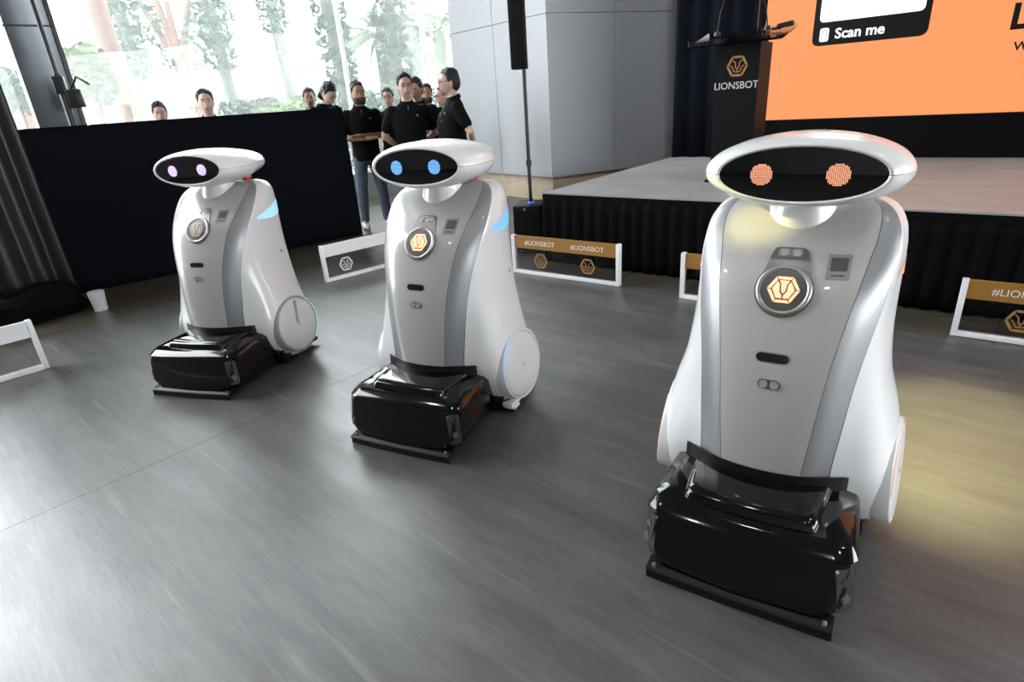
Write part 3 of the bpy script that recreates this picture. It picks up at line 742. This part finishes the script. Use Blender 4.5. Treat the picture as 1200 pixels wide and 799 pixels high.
    for i in range(13):
        y = lerp(-.256, .256, i/12); q = (y/.256)**2
        x = .506-.004*q; rings.append([Vector((x-.05, y, .046)), Vector((x, y, .040)), Vector((x+.006, y, .032)), Vector((x-.05, y, .036))])
    mb.loft(rings); mb.build('squeegee_holder', 'satin_black', r, ang=60)
    rings = []
    for i in range(13):
        y = lerp(-.256, .256, i/12); q = (y/.256)**2; x = .503-.004*q
        rings.append([Vector((x-.004, y, .034)), Vector((x+.002, y, .034)), Vector((x+.004, y, .002)), Vector((x, y, .002))])
    MB().loft(rings).build('squeegee_blade', 'rubber_black', r, ang=60)
    for s in (1, -1): MB().tube([(.485, s*.235, .044), (.498, s*.235, .044)], .006, 10).build('lip_bolt', 'badge_chrome', r)
    MB().box(-.30, .06, -.30, .30, .03, .05).build('chassis', 'satin_black', r, smooth=False)
    if caster:
        c_ = MB().box(-.06, .05, .28, .345, .035, .06).box(-.03, .03, .30, .35, .02, .036).build('caster_bracket', 'caster_white', r, bevel=.006); c_['label'] = 'white caster bracket under the flank'
        MB().tube([(0, .315, .018), (0, .34, .018)], .018, 16).build('caster', 'rubber_black', r)
    MB().tube([(-.25, -.02, .022), (-.25, .02, .022)], .022, 16).build('caster', 'rubber_black', r)
    return r
def circ_pts(cx, cz, rad, y, n=18): return [(cx+rad*math.cos(2*math.pi*i/n), y, cz+rad*math.sin(2*math.pi*i/n)) for i in range(n+1)]
def rot2(poly, a, ox, oz): return [(ox+x*math.cos(a)-z*math.sin(a), oz+x*math.sin(a)+z*math.cos(a)) for x, z in poly]
make_robot(0, (-1.646, 3.384, 0), R(-106.21), 'eye_lilac', 'strip_teal', 'logo_dim', 'white cleaning robot with lilac eyes in front of the dark partition', True, False)
make_robot(1, (-.309, 2.642, 0), R(-116.24), 'eye_blue', 'strip_blue', 'logo_peach', 'white cleaning robot with blue eyes standing between two others', False, True)
make_robot(2, (.852, 1.674, 0), R(-122.9), 'eye_orange', 'strip_orange', 'logo_peach', 'white cleaning robot with orange eyes standing before the stage', False, False)

# ------------------------------------------------------------------ partition and drape on the side of the hall
pt = empty('partition', PEND, R(40), 'long low partition wrapped in dark navy cloth', 'partition')
mb = MB(); mb.box(-4.2, -.01, 0, .05, -.003, 1.436); mb.build('core', 'partition_navy', pt, smooth=False)
def cloth(name, p0, p1, z0, z1, m, parent, amp, wl, seedv, thick=.004, slack=0, step=.03, out=(0, -1, 0)):
    rnd = random.Random(seedv); p0 = Vector(p0); p1 = Vector(p1); d = p1-p0; L = d.length; d.normalize(); nn = Vector(out); cols = int(L/step); rows = 14
    ph = 0; offs = []
    for c in range(cols+1): ph += step/wl*2*math.pi*(.6+.8*rnd.random()); offs.append(math.sin(ph)+.5*math.sin(.37*ph+2))
    vs_ = []; fs_ = []
    for r in range(rows+1):
        t = r/rows
        for c in range(cols+1):
            vs_.append(p0+d*(L*c/cols)+nn*(amp*offs[c]*(1-.6*t)+slack*(1-t)**2)+Vector((0, 0, lerp(z0, z1, t))))
    for r in range(rows):
        for c in range(cols): a = r*(cols+1)+c; fs_.append((a, a+1, a+cols+2, a+cols+1))
    o = MB().add(vs_, fs_).build(name, m, parent, ang=180); sm = o.modifiers.new('thick', 'SOLIDIFY'); sm.thickness = thick; return o
cloth('cloth_cover', (-4.2, -.02, 0), (0, -.02, 0), -.002, 1.44, 'partition_navy', pt, .006, .9, 4, step=.05)
dr = cloth('side_drape', (.5, 0, 0), (1.35, 0, 0), .02, 2.9, 'plastic_drape', None, .04, .20, 11, slack=.05, step=.02)
dr.location = (-4.67, 4.06, 0); dr.rotation_euler = (0, 0, R(57)); tag(dr, 'shiny dark grey drape hanging in loose folds beside the partition', 'drape')
# heap at the foot of the drape
hp = MB(); rnd = random.Random(3)
def lump(u): k = 1+.12*math.sin(5*u.x+3*u.y)+.1*math.sin(7*u.z+4*u.x); return Vector((u.x*k, u.y*k, u.z*k))
hp.ellipsoid((0, 0, .12), (.36, .2, .16), 24, 14, lump)
ho = hp.build('cloth_heap', 'box_black'); ho.location = (-3.85, 4.62, -.03); ho.rotation_euler = (0, 0, R(50)); tag(ho, 'crumpled black cloth heaped at the foot of the side drape', 'cloth')
cu = MB().tube([(0, 0, 0), (0, 0, .002), (.0, 0, .16), (0, 0, .165)], [.045, .05, .062, .055], 18).build('paper_cup', 'cup_white'); cu.location = (-3.42, 4.72, -.003); tag(cu, 'pale cup standing on the floor beside the black cloth heap', 'cup')

# steel column and event stand by the window
colm = empty('steel_column', (-4.98, 7.25, 0), R(40), 'dark steel clad column at the glazed wall', 'column')
MB().box(-.21, .21, -.15, .15, 0, 8.45).build('cladding', 'column_steel', colm, bevel=.02)
for z in (2.45,): MB().box(-.215, .215, -.156, .156, z, z+.02).build('joint_band', 'stand_black', colm, smooth=False)
MB().box(.2, .24, -.17, -.12, 0, 8.45).build('edge_trim', 'stand_black', colm, smooth=False)
std = empty('light_stand', (-4.50, 6.75, 0), R(25), 'tall black light stand with a clamped lamp before the column', 'stand')
MB().tube([(0, 0, .05), (0, 0, 3.2)], .022, 12).build('pole', 'stand_black', std)
MB().tube([(0, 0, 1.2), (0, 0, 1.95)], .035, 12).build('pole_sleeve', 'stand_black', std)
for k in range(3): a = R(120*k+20); MB().tube([(0, 0, .55), (.5*math.cos(a), .5*math.sin(a), .012)], .013, 8).build('leg', 'stand_black', std)
MB().box(.03, .17, -.07, .07, 1.62, 1.80).build('lamp_body', 'stand_black', std, bevel=.015)
MB().tube([(.0, 0, 1.74), (.1, 0, 1.82), (.16, 0, 1.92), (.26, .0, 1.84)], .012, 8).build('lamp_arm', 'stand_black', std)
MB().box(-.05, .05, -.05, .05, 1.76, 1.93).build('clamp', 'stand_black', std, bevel=.008)

# ------------------------------------------------------------------ visitors
def remeshed(mb, name, m, parent, vox, smooth=3):
    o = mb.build(name, m, parent)
    md = o.modifiers.new('re', 'REMESH'); md.mode = 'VOXEL'; md.voxel_size = vox; md.use_smooth_shade = True
    sm = o.modifiers.new('sm', 'SMOOTH'); sm.factor = .5; sm.iterations = smooth
    baked(o); o.data.materials.clear(); o.data.materials.append(MATS[m]); o.data.shade_smooth(); return o
ARMS = {  # elbow, wrist, hand direction for the left arm (right mirrored)
 'down': ((-.02, .27, 1.13), (.03, .29, .89), (.1, 0, -1)),
 'behind': ((-.10, .29, 1.14), (-.17, .10, .97), (-.2, -1, -.25)),
 'front': ((.03, .25, 1.13), (.25, .11, 1.12), (1, -.4, .2)),
}
def person(x, y, yaw, h, label, skin='skin_c', arms='down', head=(0, 0), bow=0, beard=False, glasses=False, trousers='jeans_dark', shoes='shoe_dark', full=True, hair_top=.0, stance=.10, mous=False):
    p = empty('person', (x, y, -.003), yaw, label, 'person'); k = h/1.75; p.scale = (k, k, k)
    TB = Matrix.Translation((0, 0, .95)) @ Matrix.Rotation(R(bow), 4, 'Y') @ Matrix.Translation((0, 0, -.95))
    def B(q): return TB @ Vector(q)
    HC = Vector((.025, 0, 1.630)); NB = Vector((0, 0, 1.50))
    HR = TB @ Matrix.Translation(NB) @ Matrix.Rotation(R(head[0]), 4, 'Z') @ Matrix.Rotation(R(head[1]), 4, 'Y') @ Matrix.Translation(-NB)
    def ell(z, a, b, cx=0, n=20): return [B((cx+b*math.cos(2*math.pi*i/n), a*math.sin(2*math.pi*i/n), z)) for i in range(n)]
    body = MB()
    body.loft([ell(z, a, b, cx) for z, a, b, cx in ((.86, .15, .10, 0), (1.0, .135, .09, 0), (1.15, .14, .095, .005), (1.3, .165, .105, .005), (1.40, .15, .09, -.005), (1.45, .10, .07, -.01), (1.49, .06, .058, -.008))])
    body.capsule(B((-.012, 0, 1.44)), HR @ Vector((.0, 0, 1.58)), .058, .054, 14)
    def hd(u):
        z = u.z; yx = 1-(.30*max(0, -z)**1.5); xs = 1
        if z < 0: xs = 1-.10*(-z)
        xx = u.x*xs
        if u.x > 0: xx *= .96; xx += .05*max(0, -z-.3)
        return Vector((xx, u.y*yx, z))
    body.ellipsoid(HC, (.098, .076, .122), 22, 16, hd, HR)
    body.capsule(HR @ Vector((.112, 0, 1.643)), HR @ Vector((.128, 0, 1.608)), .011, .016, 8)   # nose
    body.capsule(HR @ Vector((.10, -.03, 1.665)), HR @ Vector((.10, .03, 1.665)), .014, .014, 8)  # brow
    body.capsule(HR @ Vector((.108, -.014, 1.574)), HR @ Vector((.108, .014, 1.574)), .011, .011, 8)
    for s in (1, -1):
        body.ellipsoid((.005, s*.079, 1.63), (.018, .01, .031), 10, 8, None, HR)
        if arms == 'crossed':
            el = (.05, s*.275, 1.13); wr = (.19, -s*.05, 1.15) if s > 0 else (.215, -s*.05, 1.11); hdv = Vector((-.25, -s, .12))
        else:
            e_, w_, d_ = ARMS[arms]; el = (e_[0], s*e_[1], e_[2]); wr = (w_[0], s*w_[1], w_[2]+(.05 if arms == 'behind' and s > 0 else 0)); hdv = Vector((d_[0], s*d_[1], d_[2]))
        sh = (-.005, s*.185, 1.395)
        body.chain([B(sh), B(el), B(wr)], [.05, .04, .027], 12)
        hdv = (TB.to_3x3() @ hdv).normalized(); w0 = B(wr); side = hdv.cross(Vector((0, 0, 1)) if abs(hdv.z) < .8 else Vector((1, 0, 0))).normalized(); upv = side.cross(hdv)
        body.capsule(w0, w0+hdv*.07+side*.018, .026, .02, 8); body.capsule(w0, w0+hdv*.07-side*.018, .026, .02, 8)
        for q, ln in ((-.03, .062), (-.01, .075), (.01, .07), (.03, .055)):
            f0 = w0+hdv*.085+side*q; f1 = f0+hdv*ln*.55-upv*.008; f2 = f1+hdv*ln*.45-upv*.022; body.chain([f0, f1, f2], [.0095, .009, .0075], 6)
        t0 = w0+hdv*.03-side*.03*s; t1 = t0+hdv*.035-side*.028*s; body.chain([t0, t1, t1+hdv*.028-side*.004*s], [.012, .010, .009], 6)
        if full:
            hip = B((0, s*.085, .93)); kn = Vector((.015, s*(stance), .50)); an = Vector((-.02, s*(stance+.02), .085)); body.chain([hip, kn, an, Vector((.08, s*(stance+.035), .045))], [.075, .05, .038, .03], 10)
    remeshed(body, 'body', skin, p, .0095 if full else .011, 2)
    # shirt
    sm = MB()
    sm.loft([ell(z, a, b, cx) for z, a, b, cx in ((.84, .178, .128, 0), (.90, .18, .128, 0), (1.0, .172, .122, .005), (1.12, .175, .125, .01), (1.25, .19, .13, .01), (1.34, .197, .128, .005), (1.41, .175, .105, -.005), (1.455, .115, .082, -.01), (1.485, .078, .07, -.008))])
    for s in (1, -1):
        if arms == 'crossed': el = Vector((.05, s*.275, 1.13))
        else: e_ = ARMS[arms][0]; el = Vector((e_[0], s*e_[1], e_[2]))
        sh = Vector((-.005, s*.178, 1.39)); mid = sh.lerp(el, .66)
        sm.chain([B(sh), B(mid)], [.068, .066], 14)
    remeshed(sm, 'polo_shirt', 'polo_black', p, .013, 3)
    col = MB(); n = 20
    col.loft([[HR.lerp(TB, .6) @ Vector((-.012+.074*math.cos(2*math.pi*i/n)*q, .072*math.sin(2*math.pi*i/n)*q, z-.018*math.cos(2*math.pi*i/n))) for i in range(n)] for z, q in ((1.465, 1.14), (1.505, .98), (1.505, .9), (1.46, .95))], True, False, False)
    col.build('collar', 'polo_black', p)
    pl_ = MB().box(-.003, .003, -.005, .005, 0, .12, TB @ Matrix.Translation((.118, 0, 1.33)) @ Matrix.Rotation(R(-14), 4, 'Y')); pl_.build('zip', 'zip_grey', p)
    em = MB(); TE = TB @ Matrix.Translation((.122, .085, 1.34)) @ Matrix.Rotation(R(90), 4, 'Y') @ Matrix.Rotation(R(90), 4, 'Z')
    em.prism([hexpt(i, .02) for i in range(6)], lambda a, b, h_: B((.118-.35*abs(.085+a)**1.3+.012+h_, .085+a, 1.335+b)), -.01, .003); em.build('chest_emblem', 'emblem_gold', p, smooth=False)
    # trousers and shoes
    if full:
        tr = MB(); tr.loft([[Vector((q*.118*math.cos(2*math.pi*i/18), .165*q*math.sin(2*math.pi*i/18), z)) for i in range(18)] for z, q in ((.82, .95), (.9, 1.0), (.97, .95))])
        for s in (1, -1): tr.chain([(0, s*.085, .90), (.018, s*stance, .50), (-.015, s*(stance+.02), .10)], [.095, .073, .060], 14)
        remeshed(tr, 'trousers', trousers, p, .014, 2)
        for s in (1, -1):
            sh_ = MB(); yy = s*(stance+.03)
            rings = []
            for xx, wd, ht in ((-.085, .02, .05), (-.075, .036, .085), (-.03, .041, .1), (.04, .043, .085), (.11, .047, .062), (.16, .04, .05), (.185, .018, .035)):
                rings.append([Vector((xx, yy+wd*math.cos(2*math.pi*i/14), max(.004, ht/2+ht/2*math.sin(2*math.pi*i/14)*1.0))) for i in range(14)])
            sh_.loft(rings); sh_.build('shoe', shoes, p, ang=70)
    # face and hair
    for s in (1, -1):
        MB().ellipsoid((.106, s*.031, 1.647), (.008, .013, .006), 10, 6, None, HR).build('eye', 'eye_dark', p)
        MB().capsule(HR @ Vector((.114, s*.018, 1.668)), HR @ Vector((.106, s*.046, 1.670)), .005, .004, 6).build('eyebrow', 'hair_black', p)
    MB().capsule(HR @ Vector((.117, -.016, 1.574)), HR @ Vector((.117, .016, 1.574)), .006, .006, 6).build('mouth', 'lip', p)
    hm = MB()
    hm.ellipsoid((-.008, 0, 1.682), (.100, .085, .092+hair_top), 20, 14, lambda u: Vector((u.x*(1-.25*max(0, u.x)*(u.z < .35)), u.y, u.z)), HR)
    hm.ellipsoid((-.035, 0, 1.635), (.078, .082, .095), 18, 12, None, HR)
    rr = random.Random(int(x*100)+7)
    for i in range(46):
        th = rr.uniform(-3.14, 3.14); ph = rr.uniform(.05, 1.25) if abs(th) > 1.2 else rr.uniform(.05, .95)
        u = Vector((math.sin(ph)*math.cos(th), math.sin(ph)*math.sin(th), math.cos(ph))); c0 = Vector((-.008+u.x*.094, u.y*.078, 1.682+u.z*(.086+hair_top)))
        hm.ellipsoid(HR @ c0, (rr.uniform(.014, .024),)*3, 8, 6)
    for s in (1, -1): hm.capsule(HR @ Vector((.03, s*.074, 1.69)), HR @ Vector((.025, s*.076, 1.645)), .016, .009, 8)
    remeshed(hm, 'hair', 'hair_black', p, .0085, 1)
    if beard:
        bm_ = MB()
        for a in range(-80, 81, 16):
            q = R(a); bm_.capsule(HR @ Vector((.018+.078*math.cos(q), .068*math.sin(q), 1.575)), HR @ Vector((.022+.072*math.cos(q), .056*math.sin(q), 1.53)), .017, .02, 8)
        bm_.capsule(HR @ Vector((.118, -.026, 1.588)), HR @ Vector((.118, .026, 1.588)), .007, .007, 8)
        remeshed(bm_, 'beard', 'hair_black', p, .008, 1)
    if mous: MB().capsule(HR @ Vector((.117, -.024, 1.588)), HR @ Vector((.117, .024, 1.588)), .007, .007, 8).build('moustache', 'hair_black', p)
    if glasses:
        for s in (1, -1):
            gm = MB(); gm.tube([HR @ Vector((.122, s*.032+.022*math.cos(2*math.pi*i/16), 1.647+.017*math.sin(2*math.pi*i/16))) for i in range(17)], .0025, 6)
            gm.tube([HR @ Vector((.122, s*.054, 1.652)), HR @ Vector((.01, s*.084, 1.652))], .0025, 6)
            gm.build('glasses', 'glasses', p)
    return p
VIS = 'visitors in black polo shirts'
D2 = lambda x, y: math.atan2(-y, -x)   # towards the camera
person(-1.63, 7.62, D2(-1.7, 7.6)+R(8), 1.70, 'person in black polo and blue jeans standing with crossed arms', 'skin_a', 'crossed', (6, 4), 0, True, False, 'jeans_blue', 'shoe_grey', True, 0, .13)
person(-.95, 6.85, D2(-1, 6.85)+R(4), 1.71, 'person in glasses and black polo facing out, hands behind back', 'skin_b', 'behind', (4, 0), 0, False, True, 'jeans_dark', 'shoe_dark')
person(-.44, 6.62, R(195), 1.715, 'person in black polo seen side-on with hands behind back beside white wall', 'skin_c', 'behind', (0, 3), 0, False, True, 'jeans_dark', 'shoe_dark')
person(-.93, 7.72, D2(-.9, 7.7)-R(25), 1.70, 'person in black polo looking down, half hidden behind the one in glasses', 'skin_b', 'front', (0, 12), 0, False, False, 'jeans_dark', 'shoe_dark')
person(-.93, 8.75, D2(-.9, 8.7), 1.65, 'person glimpsed furthest back between the visitors near the white wall', 'skin_a', 'down', (0, 0), 0, True, False, full=False)
person(-.56, 7.28, R(205), 1.59, 'person in glasses turned side-on, mostly hidden by the side-on visitor', 'skin_b', 'down', (0, 6), 0, False, True, full=False)
person(-1.5, 9.0, D2(-1.4, 8.7)-R(10), 1.64, 'person peeking out between the crossed-arms visitor and the one beside', 'skin_b', 'down', (0, 0), 0, False, True, full=False)
person(-2.62, 9.05, D2(-2.3, 8.4), 1.71, 'person looking over the partition next to the one bowing the head', 'skin_a', 'down', (0, 0), 0, False, False, full=False, mous=True)
person(-2.27, 8.35, D2(-1.9, 7.9)+R(40), 1.79, 'person in black polo bowing the head at the partition end', 'skin_c', 'front', (0, 38), 6, False, False, full=False)
person(-3.14, 6.95, D2(-3.1, 6.9), 1.70, 'person looking over the partition with the whole face clear of it', 'skin_c', 'down', (0, 0), 0, False, False, full=False)
person(-3.95, 7.5, D2(-3.9, 7.5), 1.62, 'person behind the partition whose eyes just clear its top edge', 'skin_b', 'down', (0, 4), 0, False, False, full=False, hair_top=.012)

# ------------------------------------------------------------------ garden outside
def leaf_cloud(name, m, parent, blobs, n, size, seedv):
    rnd = random.Random(seedv); mb = MB(); tot = sum(b[1][0]*b[1][1]+b[1][2]*b[1][0] for b in blobs)
    for c, r_ in blobs:
        k = int(n*(r_[0]*r_[1]+r_[2]*r_[0])/tot)
        for _ in range(k):
            u = Vector((rnd.gauss(0, 1), rnd.gauss(0, 1), rnd.gauss(0, 1))).normalized()*rnd.uniform(.55, 1.0)**.5
            q = Vector((c[0]+u.x*r_[0], c[1]+u.y*r_[1], c[2]+u.z*r_[2]))
            a = Vector((rnd.gauss(0, 1), rnd.gauss(0, 1), rnd.gauss(0, .7))).normalized(); b_ = a.orthogonal().normalized(); s = size*rnd.uniform(.6, 1.3)
            mb.add([q-a*s, q+b_*s*.45, q+a*s, q-b_*s*.45], [(0, 1, 2, 3)])
    o = mb.build(name, m, parent, smooth=False); o['kind'] = 'stuff'; return o
def clad_column(px0, px1, Y, z1, label, lean=0.0, m='leaf_green', width=.5, z0=0.0, seedv=1):
    b0 = at(px0, 60, Y); r = empty('planted_column', (b0.x, Y, 0), 0, label, 'column', 'planted columns in the garden')
    t = MB().tube([(0, 0, -.17), (lean*3, 0, 3), (lean*z1, 0, z1)], width*.38, 14); t.build('trunk', 'bark_grey', r)
    blobs = [((lean*z, 0, z), (width, width, .45)) for z in [z0+i*.5 for i in range(int((z1-z0)/.5)+1)]]
    leaf_cloud('foliage', m, r, blobs, 1700, .11, seedv); return r
clad_column(157, 0, 17, 7.5, 'planted column thickly clad in green beside the brown palm trunk', -.02, 'leaf_green', .42, 2.9, 1)
clad_column(262, 0, 17.2, 7.5, 'planted green column with bare grey foot beyond the partition', -.03, 'leaf_green', .42, 3.0, 2)
clad_column(333, 0, 22, 8, 'planted green column ending high above the pale terrace', -.03, 'leaf_deep', .45, 4.3, 3)
clad_column(402, 0, 12.6, 7, 'planted column close to the glass behind a white mullion', -.05, 'leaf_green', .34, .2, 4)
clad_column(464, 0, 14.0, 7, 'planted column standing among the palm fronds', -.01, 'leaf_deep', .36, .3, 5)
def tree(px, Y, H, label, seedv):
    b0 = at(px, 60, Y); r = empty('bare_tree', (b0.x, Y, 0), 0, label, 'tree'); rnd = random.Random(seedv)
    MB().tube([(0, 0, -.17), (.1, 0, H*.3), (0, 0, H*.55)], [.27, .22, .2], 12).build('trunk', 'bark', r)
    for k in range(5):
        a = rnd.uniform(0, 6.28); d = Vector((math.cos(a), math.sin(a)*.5, 0)); MB().tube([(0, 0, H*.5), d*.7+Vector((0, 0, H*.75)), d*1.7+Vector((0, 0, H*1.15))], [.15, .1, .05], 8).build('branch', 'bark', r)
    leaf_cloud('foliage', 'leaf_deep', r, [((rnd.uniform(-1.4, 1.4), rnd.uniform(-.6, .6), H*rnd.uniform(.55, .75)), (.8, .6, .5)) for _ in range(5)], 420, .14, seedv); return r
tree(208, 20.6, 6, 'bare brown tree with forked limbs between two planted columns', 5)
def palm(px, Y, H, label, nf, fl, seedv, trunk='bark', rt_=.22, lean=0):
    b0 = at(px, 40, Y); r = empty('palm_tree', (b0.x, Y, 0), 0, label, 'tree', 'palms in the garden'); rnd = random.Random(seedv)
    MB().tube([(0, 0, -.17), (lean*.5, 0, H*.5), (lean, 0, H)], [rt_*1.3, rt_, rt_*.9], 12).build('trunk', trunk, r)
    for k in range(nf):
        a = 2*math.pi*k/nf+rnd.uniform(-.2, .2); el = rnd.uniform(-.1, 1.1); d = Vector((math.cos(a), math.sin(a), 0)); top = Vector((lean, 0, H)); pts = []
        for i in range(9):
            t = i/8; pts.append(top+d*(fl*t*math.cos(el*(1-t*.5)))+Vector((0, 0, fl*(math.sin(el)*t-.75*t*t))))
        mb = MB(); mb.tube(pts, [.03*(1-.8*i/8) for i in range(9)], 5)
        sd = d.cross(Vector((0, 0, 1)))
        for i in range(36):
            t = .12+.86*i/36; j = min(int(t*8), 7); q = pts[j].lerp(pts[j+1], t*8-j); tg = (pts[j+1]-pts[j]).normalized(); L = fl*.26*math.sin(math.pi*min(1, .15+t*.8))
            for s in (1, -1):
                e_ = q+sd*s*L*.8+tg*L*.5-Vector((0, 0, L*.35)); mb.add([q-tg*.035, q+tg*.035, e_], [(0, 1, 2)])
        mb.build('frond', 'palm_leaf', r, smooth=False)
    return r
palm(133, 13.8, 6.5, 'tall palm with a bare brown trunk beside the planted column', 12, 2.6, 1, 'bark', .19, -.3)
palm(445, 18, at(445, 42, 18).z, 'palm with drooping fronds between the two mullions', 16, 2.5, 2, 'bark_grey', .2)
palm(514, 24.5, at(514, 36, 24.5).z, 'palm with spreading fronds next to the white wall', 16, 3.3, 3, 'bark_grey', .24)
palm(482, 32, at(482, 14, 32).z, 'taller palm behind the others, fronds reaching over', 16, 4.2, 4, 'bark_grey', .3)
def bush(px, py, Y, rx, rz, label, m, seedv, n=900):
    c = at(px, py, Y); r = empty('bush', (c.x, Y, 0), 0, label, 'bush', 'bushes in the garden')
    MB().tube([(0, 0, -.17), (0, 0, max(.3, c.z-.2*rz))], .06, 8).build('stem', 'bark', r)
    rnd = random.Random(seedv)
    leaf_cloud('foliage', m, r, [((rnd.uniform(-.5, .5)*rx, rnd.uniform(-.3, .3)*rx, c.z-.4*rz+rnd.uniform(-.4, .3)*rz), (rx*.6, rx*.5, rz*.6)) for _ in range(6)], n, .11, seedv); return r
bush(98, 68, 12.2, .55, .6, 'feathery yellow-green bush beside the light stand', 'leaf_light', 1)
bush(8, 90, 12, .6, .5, 'green bush seen past the far side of the steel column', 'leaf_green', 2)
bush(370, 118, 19, .9, .5, 'round green bush behind the visitor bowing the head', 'leaf_green', 3)
bush(335, 124, 14.2, .7, .4, 'low light green bush behind the partition edge', 'leaf_light', 4)
bush(295, 126, 14.9, .7, .4, 'low deep green bush under the grey column foot', 'leaf_deep', 5)
bush(452, 150, 19.5, .8, .9, 'bright green bush behind the crossed-arms visitor', 'leaf_light', 6)
bush(505, 120, 12.9, .7, .8, 'leafy bush at the foot of the palms', 'leaf_green', 7)
bush(430, 112, 16.5, .7, .7, 'dense bush at the foot of the planted column by the mullion', 'leaf_green', 8)
# pale terrace with glass balustrades
def terrace(px0, px1, py, Y, h, label):
    a = at(px0, py, Y); b = at(px1, py, Y); z = (a.z+b.z)/2
    r = empty('terrace', ((a.x+b.x)/2, Y, 0), 0, label, 'terrace', 'pale garden terraces'); hw = (b.x-a.x)/2
    MB().box(-hw, hw, 0, 2.0, -.17, z-h).build('terrace_wall', 'terrace_white', r, smooth=False)
    n = max(2, int(hw*2/1.3))
    for i in range(n):
        x0 = -hw+2*hw*i/n; x1 = -hw+2*hw*(i+1)/n; MB().box(x0+.02, x1-.02, 0, .02, z-h, z).build('balustrade_pane', 'balustrade_glass', r, smooth=False)
        MB().box(x0-.02, x0+.02, -.01, .03, z-h, z+.03).build('balustrade_post', 'mullion_white', r, smooth=False)
    return r
terrace(160, 250, 68, 25, .8, 'pale terrace with blue glass balustrade behind the bare tree')
terrace(325, 378, 62, 26, 1.2, 'pale terrace with blue glass balustrade behind the planted columns')
terrace(90, 330, 100, 23, .5, 'long low pale terrace behind the partition heads')
bw = MB().box(-2.2, 2.2, 0, .3, -.17, 1.95).build('garden_wall', 'brick_red', smooth=False); q = at(16, 110, 14); bw.location = (q.x-1.7, 14, 0); tag(bw, 'low red garden wall past the steel column', 'wall')
